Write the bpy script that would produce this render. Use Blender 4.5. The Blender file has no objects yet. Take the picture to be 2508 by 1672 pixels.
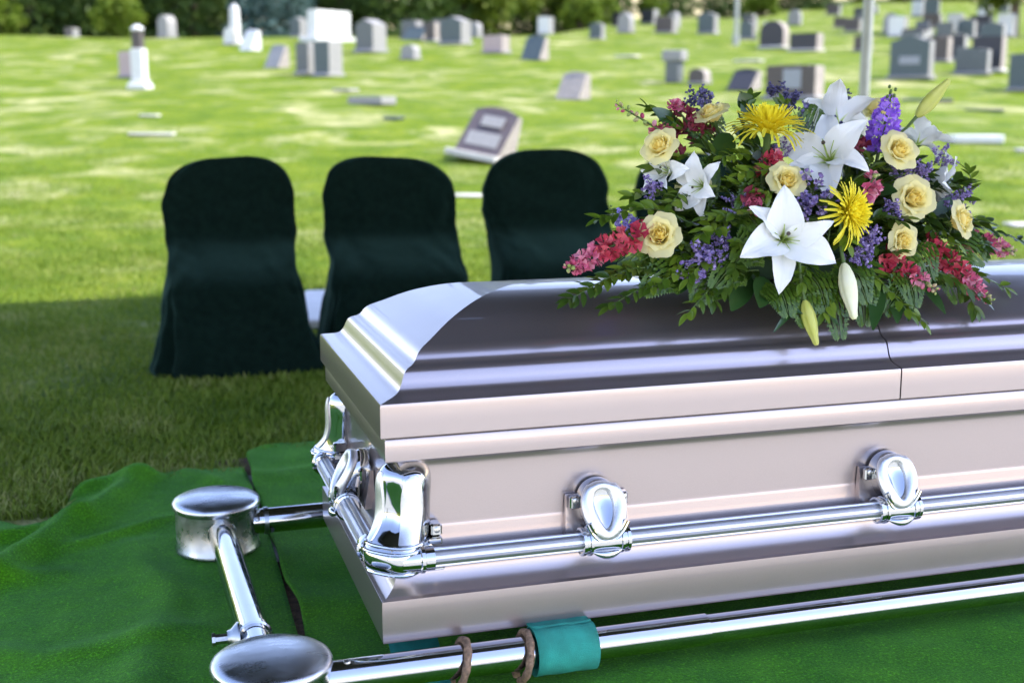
import bpy, math, random
import numpy as np
from mathutils import Vector, Matrix, noise
R = math.radians
PI = math.pi
scene = bpy.context.scene
COL = scene.collection

# ---------------------------------------------------------------- camera
CAM = Vector((-.3894, -2.0568, .942)); YAW = .2959; PITCH = .1869
cam_data = bpy.data.cameras.new('camera')
cam_data.sensor_width = 36; cam_data.lens = 43.66
cam_data.clip_start = .05; cam_data.clip_end = 3000
cam_data.dof.use_dof = True
cam_data.dof.focus_distance = 2.4
cam_data.dof.aperture_fstop = 3.0
cam_data.dof.aperture_blades = 0
cam = bpy.data.objects.new('camera', cam_data)
cam.location = CAM
cam.rotation_euler = (PI/2 - PITCH, 0, -YAW)
COL.objects.link(cam)
scene.camera = cam

# ---------------------------------------------------------------- sky and sun
SUN_EL = R(52)
SUN_DIR = Vector((.955*math.cos(SUN_EL), -.297*math.cos(SUN_EL), math.sin(SUN_EL))).normalized()
world = bpy.data.worlds.new('World'); scene.world = world; world.use_nodes = True
nt = world.node_tree; nt.nodes.clear()
sky = nt.nodes.new('ShaderNodeTexSky'); sky.sky_type = 'NISHITA'; sky.sun_disc = False
sky.sun_elevation = SUN_EL; sky.sun_rotation = math.atan2(SUN_DIR.x, SUN_DIR.y)
sky.air_density = 1.0; sky.dust_density = .15; sky.ozone_density = 2.5
bg = nt.nodes.new('ShaderNodeBackground'); bg.inputs['Strength'].default_value = .15
wo = nt.nodes.new('ShaderNodeOutputWorld')
tint = nt.nodes.new('ShaderNodeMixRGB'); tint.blend_type = 'MULTIPLY'; tint.inputs[0].default_value = 1; tint.inputs[2].default_value = (1.33, 1.0, .95, 1)   # camera white balance, the whole sky alike
hs = nt.nodes.new('ShaderNodeHueSaturation'); hs.inputs['Saturation'].default_value = 1.05
nt.links.new(sky.outputs[0], hs.inputs['Color']); nt.links.new(hs.outputs[0], tint.inputs[1]); nt.links.new(tint.outputs[0], bg.inputs[0]); nt.links.new(bg.outputs[0], wo.inputs[0])
sun_d = bpy.data.lights.new('sun', 'SUN'); sun_d.energy = 2.3; sun_d.angle = R(.53); sun_d.color = (1, .94, .80)
sun = bpy.data.objects.new('sun', sun_d); COL.objects.link(sun)
sun.rotation_euler = SUN_DIR.to_track_quat('Z', 'Y').to_euler()
sun.location = (6, -4, 12)

scene.view_settings.view_transform = 'Standard'
scene.view_settings.look = 'None'
scene.view_settings.exposure = 2.15
scene.view_settings.gamma = 1
scene.render.engine = 'CYCLES'
scene.cycles.max_bounces = 8
scene.cycles.glossy_bounces = 5
scene.cycles.diffuse_bounces = 4
scene.cycles.caustics_reflective = False

# ---------------------------------------------------------------- helpers
random.seed(7)
RNG = np.random.default_rng(11)

def link(o, parent=None):
    COL.objects.link(o)
    if parent is not None: o.parent = parent
    return o

def empty(name, loc=(0, 0, 0), rz=0):
    o = bpy.data.objects.new(name, None); o.empty_display_size = .1
    o.location = loc; o.rotation_euler = (0, 0, rz)
    return link(o)

def tag(o, label=None, cat=None, group=None, kind=None):
    if label: o['label'] = label
    if cat: o['category'] = cat
    if group: o['group'] = group
    if kind: o['kind'] = kind
    return o

def copy_tree(o, parent=None):
    c = o.copy(); COL.objects.link(c); c.parent = parent
    for ch in list(o.children): copy_tree(ch, c)
    return c

class MB:
    """collects vertices and faces of one mesh"""
    def __init__(s): s.v = []; s.f = []; s.m = []
    def add(s, vs, fs, M=None, mi=0):
        n = len(s.v)
        if M is not None: vs = [M @ Vector(p) for p in vs]
        s.v += [tuple(p) for p in vs]
        s.f += [tuple(i + n for i in f) for f in fs]
        s.m += [mi] * len(fs)
        return s
    def grid(s, P, closed=False, M=None, mi=0, flip=False):
        """P: rows of points"""
        r = len(P); c = len(P[0]); vs = [p for row in P for p in row]; fs = []
        for i in range(r - 1):
            for j in range(c if closed else c - 1):
                k = (j + 1) % c
                q = (i*c + j, i*c + k, (i+1)*c + k, (i+1)*c + j)
                fs.append(q[::-1] if flip else q)
        return s.add(vs, fs, M, mi)
    def tube(s, path, rad, n=10, cap=True, mi=0, prof=None, ref=None):
        path = [Vector(p) for p in path]
        if not hasattr(rad, '__len__'): rad = [rad] * len(path)
        rows = []; prev = None
        for i, p in enumerate(path):
            t = (path[min(i+1, len(path)-1)] - path[max(i-1, 0)]).normalized()
            if prev is None:
                a = Vector(ref) if ref else (Vector((0, 0, 1)) if abs(t.z) < .9 else Vector((1, 0, 0)))
                x = a.cross(t).normalized()
            else:
                x = (prev - t * prev.dot(t)).normalized()
            prev = x; y = t.cross(x)
            row = []
            for k in range(n):
                th = 2*PI*k/n; rr = rad[i] * (prof[k] if prof else 1)
                row.append(p + x*(rr*math.cos(th)) + y*(rr*math.sin(th)))
            rows.append(row)
        s.grid(rows, True, None, mi)
        if cap:
            s.add(rows[0], [tuple(range(n))[::-1]], None, mi); s.add(rows[-1], [tuple(range(n))], None, mi)
        return s
    def lathe(s, prof, n=24, M=None, mi=0):
        rows = [[(r*math.cos(2*PI*k/n), r*math.sin(2*PI*k/n), z) for k in range(n)] for r, z in prof]
        return s.grid(rows, True, M, mi)
    def box(s, c, d, M=None, b=0, mi=0):
        x, y, z = d[0]/2, d[1]/2, d[2]/2
        T = Matrix.Translation(c) if M is None else M @ Matrix.Translation(c)
        if b <= 0:
            vs = [(i*x, j*y, k*z) for k in (-1, 1) for j in (-1, 1) for i in (-1, 1)]
            fs = [(0, 2, 3, 1), (4, 5, 7, 6), (0, 1, 5, 4), (2, 6, 7, 3), (0, 4, 6, 2), (1, 3, 7, 5)]
            return s.add(vs, fs, T, mi)
        rows = []
        def ring(xx, yy, zz): return [(-xx+b, -yy, zz), (xx-b, -yy, zz), (xx, -yy+b, zz), (xx, yy-b, zz), (xx-b, yy, zz), (-xx+b, yy, zz), (-xx, yy-b, zz), (-xx, -yy+b, zz)]
        P = [ring(x-b, y-b, -z), ring(x, y, -z+b), ring(x, y, z-b), ring(x-b, y-b, z)]
        s.grid(P, True, T, mi)
        s.add(P[0], [tuple(range(8))[::-1]], T, mi); s.add(P[-1], [tuple(range(8))], T, mi)
        return s
    def build(s, name, mat, parent=None, angle=40, smooth=True):
        me = bpy.data.meshes.new(name)
        me.from_pydata(s.v, [], s.f)
        mats = mat if isinstance(mat, (list, tuple)) else [mat]
        for m in mats: me.materials.append(m)
        if len(mats) > 1: me.polygons.foreach_set('material_index', s.m)
        if smooth:
            me.polygons.foreach_set('use_smooth', [True]*len(me.polygons))
            if angle: me.set_sharp_from_angle(angle=R(angle))
        me.update()
        return link(bpy.data.objects.new(name, me), parent)

def np_mesh(name, V, F, mat, parent=None, smooth=False):
    """fast mesh from numpy arrays, F (n,3) or (n,4)"""
    me = bpy.data.meshes.new(name)
    n, k = F.shape
    me.vertices.add(len(V)); me.vertices.foreach_set('co', V.astype(np.float32).ravel())
    me.loops.add(n*k); me.loops.foreach_set('vertex_index', F.astype(np.int32).ravel())
    me.polygons.add(n); me.polygons.foreach_set('loop_start', np.arange(0, n*k, k, dtype=np.int32))
    me.update(calc_edges=True)
    if smooth: me.polygons.foreach_set('use_smooth', np.ones(n, bool))
    me.materials.append(mat)
    return link(bpy.data.objects.new(name, me), parent)

def frame_to(d, twist=0):
    """matrix whose Z axis is d"""
    q = Vector(d).to_track_quat('Z', 'Y')
    return q.to_matrix().to_4x4() @ Matrix.Rotation(twist, 4, 'Z')

def catmull(P, n):
    out = []
    Q = [P[0]] + list(P) + [P[-1]]
    for i in range(1, len(Q) - 2):
        p0, p1, p2, p3 = [np.array(q, float) for q in Q[i-1:i+3]]
        for k in range(n):
            t = k/n
            out.append(.5*((2*p1) + (-p0+p2)*t + (2*p0-5*p1+4*p2-p3)*t*t + (-p0+3*p1-3*p2+p3)*t**3))
    out.append(np.array(P[-1], float))
    return out

# ---------------------------------------------------------------- materials
def new_mat(name):
    m = bpy.data.materials.new(name); m.use_nodes = True
    t = m.node_tree; b = t.nodes['Principled BSDF']
    return m, t, b

def nd(t, kind, **kw):
    n = t.nodes.new(kind)
    for k, v in kw.items():
        if k in n.inputs: n.inputs[k].default_value = v
        else: setattr(n, k, v)
    return n

def ramp(t, src, stops):
    r = t.nodes.new('ShaderNodeValToRGB'); e = r.color_ramp.elements
    while len(e) < len(stops): e.new(.5)
    for i, (p, c) in enumerate(stops):
        e[i].position = p; e[i].color = (*c, 1) if len(c) == 3 else c
    t.links.new(src, r.inputs[0]); return r

def simple(name, col, rough=.5, metal=0, var=.12, scale=20, bump=0, bscale=80, coord='Object', **kw):
    m, t, b = new_mat(name)
    tc = nd(t, 'ShaderNodeTexCoord')
    nz = nd(t, 'ShaderNodeTexNoise', Scale=scale, Detail=4)
    t.links.new(tc.outputs[coord], nz.inputs['Vector'])
    lo = tuple(max(0, c*(1-var)) for c in col); hi = tuple(min(1, c*(1+var)) for c in col)
    r = ramp(t, nz.outputs[0], [(.3, lo), (.7, hi)])
    t.links.new(r.outputs[0], b.inputs['Base Color'])
    b.inputs['Roughness'].default_value = rough; b.inputs['Metallic'].default_value = metal
    for k, v in kw.items(): b.inputs[k.replace('_', ' ')].default_value = v
    if bump:
        n2 = nd(t, 'ShaderNodeTexNoise', Scale=bscale, Detail=3)
        t.links.new(tc.outputs[coord], n2.inputs['Vector'])
        bp = nd(t, 'ShaderNodeBump', Strength=bump, Distance=.01)
        t.links.new(n2.outputs[0], bp.inputs['Height']); t.links.new(bp.outputs[0], b.inputs['Normal'])
    return m

def rough_noise(m, lo, hi, scale, coord='Object', stretch=(1, 1, 1)):
    t = m.node_tree; b = t.nodes['Principled BSDF']
    tc = nd(t, 'ShaderNodeTexCoord'); mp = nd(t, 'ShaderNodeMapping'); mp.inputs['Scale'].default_value = stretch
    nz = nd(t, 'ShaderNodeTexNoise', Scale=scale, Detail=6, Roughness=.65)
    mr = nd(t, 'ShaderNodeMapRange'); mr.inputs['From Min'].default_value = .35; mr.inputs['From Max'].default_value = .7
    mr.inputs['To Min'].default_value = lo; mr.inputs['To Max'].default_value = hi
    t.links.new(tc.outputs[coord], mp.inputs[0]); t.links.new(mp.outputs[0], nz.inputs['Vector'])
    t.links.new(nz.outputs[0], mr.inputs[0]); t.links.new(mr.outputs[0], b.inputs['Roughness'])
    return m

def grass_ground():
    m, t, b = new_mat('lawn')
    g = nd(t, 'ShaderNodeNewGeometry')
    mp = nd(t, 'ShaderNodeMapping'); mp.inputs['Rotation'].default_value = (0, 0, .55); mp.inputs['Scale'].default_value = (.75, .9, 1)
    t.links.new(g.outputs['Position'], mp.inputs[0])
    n1 = nd(t, 'ShaderNodeTexNoise', Scale=.95, Detail=7, Roughness=.66, Distortion=.9); t.links.new(mp.outputs[0], n1.inputs['Vector'])
    n2 = nd(t, 'ShaderNodeTexNoise', Scale=2.2, Detail=6, Roughness=.75); t.links.new(g.outputs['Position'], n2.inputs['Vector'])
    n3 = nd(t, 'ShaderNodeTexNoise', Scale=60, Detail=3); t.links.new(g.outputs['Position'], n3.inputs['Vector'])
    green = ramp(t, n2.outputs[0], [(.34, (.056, .108, .001)), (.5, (.098, .152, .002)), (.66, (.165, .205, .010))])
    pale = ramp(t, n1.outputs[0], [(.50, (0, 0, 0)), (.60, (.32, .32, .32)), (.72, (.95, .95, .95))])
    mx = nd(t, 'ShaderNodeMixRGB'); mx.inputs[2].default_value = (.48, .44, .24, 1)
    t.links.new(pale.outputs[0], mx.inputs[0]); t.links.new(green.outputs[0], mx.inputs[1])
    fin = ramp(t, n3.outputs[0], [(.3, (.75, .75, .75)), (.7, (1.15, 1.15, 1.15))])
    m2 = nd(t, 'ShaderNodeMixRGB', blend_type='MULTIPLY'); m2.inputs[0].default_value = 1
    t.links.new(mx.outputs[0], m2.inputs[1]); t.links.new(fin.outputs[0], m2.inputs[2])
    t.links.new(m2.outputs[0], b.inputs['Base Color']); b.inputs['Roughness'].default_value = .9
    b.inputs['Specular IOR Level'].default_value = .15
    bp = nd(t, 'ShaderNodeBump', Strength=.6, Distance=.03); t.links.new(n3.outputs[0], bp.inputs['Height']); t.links.new(bp.outputs[0], b.inputs['Normal'])
    return m

def leafy(name, cols, rough=.45, spec=.35, scale=9, trans=0.0, sss=0, wn=.5):
    """leaf colour varied by position and by loose piece"""
    m, t, b = new_mat(name)
    g = nd(t, 'ShaderNodeNewGeometry')
    nz = nd(t, 'ShaderNodeTexNoise', Scale=scale, Detail=2); t.links.new(g.outputs['Position'], nz.inputs['Vector'])
    ad = nd(t, 'ShaderNodeMath', operation='ADD'); 
    mu = nd(t, 'ShaderNodeMath', operation='MULTIPLY'); mu.inputs[1].default_value = wn
    m3 = nd(t, 'ShaderNodeMath', operation='MULTIPLY'); m3.inputs[1].default_value = 1-wn
    t.links.new(nz.outputs[0], mu.inputs[0]); t.links.new(g.outputs['Random Per Island'], m3.inputs[0])
    t.links.new(mu.outputs[0], ad.inputs[0]); t.links.new(m3.outputs[0], ad.inputs[1])
    k = len(cols); r = ramp(t, ad.outputs[0], [(.2 + .6*i/max(1, k-1), c) for i, c in enumerate(cols)])
    t.links.new(r.outputs[0], b.inputs['Base Color'])
    b.inputs['Roughness'].default_value = rough; b.inputs['Specular IOR Level'].default_value = spec
    if sss:
        b.inputs['Subsurface Weight'].default_value = sss; b.inputs['Subsurface Radius'].default_value = (.01, .01, .006); b.inputs['Subsurface Scale'].default_value = .6
    if trans:
        tr = nd(t, 'ShaderNodeBsdfTranslucent'); t.links.new(r.outputs[0], tr.inputs[0])
        ms = nd(t, 'ShaderNodeMixShader'); ms.inputs[0].default_value = trans
        t.links.new(b.outputs[0], ms.inputs[1]); t.links.new(tr.outputs[0], ms.inputs[2])
        t.links.new(ms.outputs[0], t.nodes['Material Output'].inputs[0])
    return m

def granite(name, col, var=.25, rough=.55, scale=60):
    return simple(name, col, rough, 0, var, scale, .25, 120)

def radial_petal(name, inner, outer, rmax, trans=.25, rough=.5):
    """colour runs from the heart of a bloom to its rim (pigment)"""
    m, t, b = new_mat(name)
    tc = nd(t, 'ShaderNodeTexCoord'); ln = nd(t, 'ShaderNodeVectorMath', operation='LENGTH')
    sp = nd(t, 'ShaderNodeVectorMath', operation='MULTIPLY'); sp.inputs[1].default_value = (1, 1, .25)
    t.links.new(tc.outputs['Object'], sp.inputs[0]); t.links.new(sp.outputs[0], ln.inputs[0])
    dv = nd(t, 'ShaderNodeMath', operation='DIVIDE'); dv.inputs[1].default_value = rmax; t.links.new(ln.outputs['Value'], dv.inputs[0])
    nz = nd(t, 'ShaderNodeTexNoise', Scale=90, Detail=2); t.links.new(tc.outputs['Object'], nz.inputs['Vector'])
    ad = nd(t, 'ShaderNodeMath', operation='MULTIPLY_ADD'); ad.inputs[1].default_value = .25; t.links.new(nz.outputs[0], ad.inputs[0]); t.links.new(dv.outputs[0], ad.inputs[2])
    r = ramp(t, ad.outputs[0], [(.15, inner), (.95, outer)])
    t.links.new(r.outputs[0], b.inputs['Base Color']); b.inputs['Roughness'].default_value = rough
    b.inputs['Specular IOR Level'].default_value = .25
    tr = nd(t, 'ShaderNodeBsdfTranslucent'); t.links.new(r.outputs[0], tr.inputs[0])
    ms = nd(t, 'ShaderNodeMixShader'); ms.inputs[0].default_value = trans
    t.links.new(b.outputs[0], ms.inputs[1]); t.links.new(tr.outputs[0], ms.inputs[2])
    t.links.new(ms.outputs[0], t.nodes['Material Output'].inputs[0])
    return m

# ================================================================ the setting
RT = np.array([math.cos(YAW), -math.sin(YAW)]); FH = np.array([math.sin(YAW), math.cos(YAW)])
C2 = np.array([CAM.x, CAM.y])
def sm(t): t = np.clip(t, 0, 1); return t*t*(3-2*t)
def terr_uv(u, v):
    """the lawn: level round the grave, then a long rise to a crest"""
    u = np.asarray(u, float); v = np.asarray(v, float)
    uc = 42 + 15*sm((v-1)/5) + 35*sm((v-9)/16)
    x = np.minimum(u, uc)
    r = np.where(x < 7, 0, np.where(x < 15, .105*(x-7)**2/16, .42+.105*(x-15)))
    e = np.maximum(u-uc, 0); r = r + .105*4*(1-np.exp(-e/4))
    k = sm((u-8)/8)
    r = r + k*(.05*np.sin(u*.43+v*.21)+.035*np.sin(v*.6-u*.17+1.3))
    return -.12 + r
def terr(x, y):
    d = np.stack([np.asarray(x, float)-C2[0], np.asarray(y, float)-C2[1]], -1)
    return terr_uv(d@FH, d@RT)

LAWN = grass_ground()
us = np.concatenate([-np.geomspace(2, 900, 14)[::-1], np.linspace(-1, 70, 150), np.geomspace(71, 900, 30)])
vs = np.concatenate([-np.geomspace(30.5, 900, 20)[::-1], np.linspace(-30, 45, 110), np.geomspace(45.5, 900, 20)])
U, Vv = np.meshgrid(us, vs, indexing='ij')
XY = C2 + U[..., None]*FH + Vv[..., None]*RT
Z = terr_uv(U, Vv)
V3 = np.concatenate([XY, Z[..., None]], -1).reshape(-1, 3)
nr, nc = U.shape
idx = np.arange(nr*nc).reshape(nr, nc)
F4 = np.stack([idx[:-1, :-1], idx[:-1, 1:], idx[1:, 1:], idx[1:, :-1]], -1).reshape(-1, 4)[:, ::-1]
tag(np_mesh('lawn', V3, F4, LAWN, smooth=True), kind='structure')

# a dry hillside far behind the trees
HILLM = simple('dry_hillside', (.42, .35, .17), .95, 0, .35, .12, 0, 80, 'Object')
hu = np.linspace(118, 900, 24); hv = np.linspace(-700, 700, 40)
U, Vv = np.meshgrid(hu, hv, indexing='ij')
XY = C2 + U[..., None]*FH + Vv[..., None]*RT
Z = 3 + (U-118)*.12 + 6*np.sin(Vv*.021+U*.01)*sm((U-140)/100) - 1.0
Z = np.minimum(Z, 44 + 5*np.sin(Vv*.016))
V3 = np.concatenate([XY, Z[..., None]], -1).reshape(-1, 3)
nr, nc = U.shape; idx = np.arange(nr*nc).reshape(nr, nc)
F4 = np.stack([idx[:-1, :-1], idx[:-1, 1:], idx[1:, 1:], idx[1:, :-1]], -1).reshape(-1, 4)[:, ::-1]
tag(np_mesh('hill', V3, F4, HILLM, smooth=True), kind='structure')

# pale gravel strip, added out of view so the casket's near side reflects brightly
m = MB()
xs = np.linspace(-14, 16, 61)
for row in (0,):
    P = [[(x, y0 + (.06 if k < 3 else .006)*math.sin(x*1.7+k), -.112 + .004*math.sin(3*x+k)) for x in xs] for k, y0 in enumerate((-7.2, -5.0, -2.6, -.40))]
    m.grid(P)
BOUNCE_GRAVEL = simple('bounce_gravel', (.47, .475, .455), .95, 0, .3, 70, .6, 160)
tag(m.build('path', BOUNCE_GRAVEL), kind='structure')  # invented ground, not a known part of the place; it bounces sunlight

# ---------------------------------------------------------------- grass blades (near part of the lawn)
def blades():
    n = 380000
    u = 3.1 + (RNG.random(n)**1.35)*17
    v = (RNG.random(n)-.5)*.94*(u+.35)
    P = C2 + u[:, None]*FH + v[:, None]*RT
    x, y = P[:, 0], P[:, 1]
    # no blades under the carpets, the slab, the chairs
    keep = ~((x > -2.6) & (x < 3.6) & (y < 1.28))
    keep &= ~((x > -.12) & (x < 3.4) & (y < 1.72))
    keep &= ~((x > -.60) & (x < -.1) & (y < 1.5))
    keep &= ~((x > .40) & (x < .68) & (y > 3.8) & (y < 4.9))
    patch = np.sin(x*2.1+.7*np.sin(y*1.7))*np.sin(y*2.6+x*.6)*.5 + np.sin(x*5.3+y*3.1)*.25
    keep &= RNG.random(n) < (.72 + .45*patch)*(1 - sm((u-7)/12))
    x, y, u = x[keep], y[keep], u[keep]; patch = patch[keep]; n = len(x)
    z = terr(x, y)
    h = (.013 + .020*RNG.random(n))*(1+.45*patch)*(1 + .25*np.clip((5-u)/2, 0, 1)); w = (.0013+.0013*RNG.random(n))*(1+u*.1)
    a = RNG.random(n)*2*PI; lean = .3 + .9*RNG.random(n)
    ld = a + PI/2 + RNG.normal(0, .5, n)
    cx, sx = np.cos(a)*w, np.sin(a)*w
    lx, ly = np.cos(ld)*lean*h, np.sin(ld)*lean*h
    b0 = np.stack([x-cx, y-sx, z-.004], -1); b1 = np.stack([x+cx, y+sx, z-.004], -1)
    m0 = np.stack([x-cx*.8+lx*.35, y-sx*.8+ly*.35, z+h*.6], -1); m1 = np.stack([x+cx*.8+lx*.35, y+sx*.8+ly*.35, z+h*.6], -1)
    tp = np.stack([x+lx, y+ly, z+h*.95], -1)
    V = np.stack([b0, b1, m1, m0, tp], 1).reshape(-1, 3)
    i = np.arange(n)*5
    F = np.concatenate([np.stack([i, i+1, i+2], -1), np.stack([i, i+2, i+3], -1), np.stack([i+3, i+2, i+4], -1)])
    return V, F
GRASSB = leafy('grass_blade', [(.070, .130, .010), (.125, .20, .016), (.20, .265, .035), (.38, .37, .14)], .6, .2, 2.4, .35, 0, .68)
V, F = blades()
tag(np_mesh('grass', V, F, GRASSB), 'short mown lawn grass growing around the grave and chairs', 'grass', kind='stuff')

# ================================================================ casket
CL, CW = 2.08, .71
def paint():
    m, t, b = new_mat('rose_silver_paint')
    tc = nd(t, 'ShaderNodeTexCoord')
    nz = nd(t, 'ShaderNodeTexNoise', Scale=900, Detail=1); t.links.new(tc.outputs['Object'], nz.inputs['Vector'])
    r = ramp(t, nz.outputs[0], [(.3, (.380, .328, .318)), (.7, (.410, .352, .342))])
    t.links.new(r.outputs[0], b.inputs['Base Color'])
    b.inputs['Metallic'].default_value = .85; b.inputs['Roughness'].default_value = .27
    b.inputs['Coat Weight'].default_value = .6; b.inputs['Coat Roughness'].default_value = .04
    n2 = nd(t, 'ShaderNodeTexNoise', Scale=14, Detail=5, Roughness=.6); t.links.new(tc.outputs['Object'], n2.inputs['Vector'])
    mr = nd(t, 'ShaderNodeMapRange'); mr.inputs['To Min'].default_value = .28; mr.inputs['To Max'].default_value = .33
    t.links.new(n2.outputs[0], mr.inputs[0]); t.links.new(mr.outputs[0], b.inputs['Roughness'])
    return m
PAINT = paint()
CHROME = rough_noise(simple('chrome', (.52, .535, .545), .06, 1, .03, 5), .03, .09, 30)
FROST = simple('frosted_chrome', (.74, .75, .74), .42, 1, .06, 300, .10, 700)
BARM = rough_noise(simple('brushed_bar', (.50, .51, .53), .36, 1, .03, 5), .34, .44, 40, 'Object', (.05, 1, 1))
SCREW = simple('screw_steel', (.5, .5, .48), .3, 1, .2, 200)
DARKGAP = simple('lid_gasket', (.02, .018, .017), .8)

casket = tag(empty('casket', (0, 0, 0)), 'rose silver metal casket with chrome handles resting on lowering straps', 'casket')

def strips(prof, x0, x1, y0, y1, sides, ncat=4, flip=False):
    """a moulding of profile (inset, height) run round a rectangle with mitred corners"""
    P = catmull(prof, ncat) if ncat > 1 else [np.array(p) for p in prof]
    m = MB()
    for sd in sides:
        rows = []
        for t, z in P:
            if sd == 'near': seg = [(x1 if x1 < CL - .01 else x1 - t, y0+t, z), (x0+t if x0 < .01 else x0, y0+t, z)]
            if sd == 'far': seg = [(x0+t if x0 < .01 else x0, y1-t, z), (x1 if x1 < CL - .01 else x1 - t, y1-t, z)]
            if sd == 'left': seg = [(x0+t, y0+t, z), (x0+t, y1-t, z)]
            if sd == 'right': seg = [(x1-t, y1-t, z), (x1-t, y0+t, z)]
            a, b = Vector(seg[0]), Vector(seg[1])
            n = 6
            rows.append([a.lerp(b, i/n) for i in range(n+1)])
        m.grid(rows, False, None, 0, flip)
    return m, P

# base and body
base_prof = [(.06, .0), (.003, .0), (-.003, .004), (-.004, .03), (-.004, .074), (-.002, .079), (.004, .081), (.012, .0865), (.020, .094), (.026, .104), (.030, .116), (.031, .124)]
m, _ = strips(base_prof, 0, CL, 0, CW, ('near', 'left', 'far', 'right'), 3, True)
m.build('base_moulding', PAINT, casket, 35)
body_prof = [(.031, .124), (.0315, .14), (.034, .155), (.038, .175), (.0415, .196), (.0425, .204), (.0425, .26), (.0415, .30), (.039, .315), (.034, .325), (.026, .3305)]
m, _ = strips(body_prof, 0, CL, 0, CW, ('near', 'left', 'far', 'right'), 4, True)
m.build('body_shell', PAINT, casket, 30)
ledge_prof = [(.045, .329), (.012, .329), (.0095, .3315), (.009, .34), (.009, .369), (.0105, .3715), (.03, .3715)]
m, _ = strips(ledge_prof, 0, CL, 0, CW, ('near', 'left', 'far', 'right'), 1, True)
m.build('ledge_rim', PAINT, casket, 35)
# the floor inside the gap between rim and lid
m = MB(); m.box((CL/2, CW/2, .36), (CL-.05, CW-.05, .02)); m.build('gasket', DARKGAP, casket)

lid_rim = [(.03, .3745), (.003, .3745), (.0, .377), (.0, .40), (.0, .432), (.0012, .4365), (.004, .438)]
lid_dome = [(.004, .438), (.016, .4405), (.030, .4435), (.0400, .4485), (.0465, .4575), (.0510, .4690), (.0560, .4790), (.0635, .4850), (.0725, .4885), (.0800, .4945), (.0850, .5025), (.0910, .5095), (.1000, .5160), (.1130, .5225), (.130, .5315), (.154, .5445), (.182, .5570), (.224, .5710), (.263, .5795), (.306, .5845), (.345, .586)]
SPL = 1.037
for k, (x0, x1, sides) in enumerate(((0, SPL-.0016, ('near', 'left', 'far')), (SPL+.0016, CL, ('near', 'right', 'far')))):
    m, P1 = strips(lid_rim, x0, x1, 0, CW, sides, 1, True)
    m2, P2 = strips(lid_dome, x0, x1, 0, CW, sides, 4, True)
    m.add(m2.v, m2.f)
    t, z = P2[-1]
    xa, xb = (x0+t, x1) if k == 0 else (x0, x1-t)
    m.add([(xa, t, z), (xb, t, z), (xb, CW-t, z), (xa, CW-t, z)], [(0, 1, 2, 3)])
    # wall of the lid at the split
    xs_ = x1 if k == 0 else x0
    prof = [(xs_, t, z) for t, z in list(P1)+list(P2)[1:]]
    ring = prof + [(x, CW-y, z) for x, y, z in prof[::-1]]
    m.add(ring, [tuple(range(len(ring)))])
    l = m.build('lid', PAINT, casket, 32)
    l['label'] = ('left half of the casket lid with the mitred hip end', 'right half of the casket lid beyond the split line')[k]

# handle bars: fluted rods
BARY, BARZ, BARR = -.010, .155, .0180
flute = []
for k in range(40):
    a = (k % 40)/40*360
    flute.append(1.0 if (k % 4) else .80)
def bar(p0, p1):
    m = MB(); n = 10
    m.tube([Vector(p0).lerp(Vector(p1), i/n) for i in range(n+1)], BARR, 40, True, 0, flute)
    return m.build('handle_bar', BARM, casket, 25)
bar((.035, BARY, BARZ), (CL-.035, BARY, BARZ))
bar((.035, CW-BARY, BARZ), (CL-.035, CW-BARY, BARZ))
bar((BARY, .035, BARZ), (BARY, CW-.035, BARZ))
bar((CL-BARY, .035, BARZ), (CL-BARY, CW-.035, BARZ))

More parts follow.
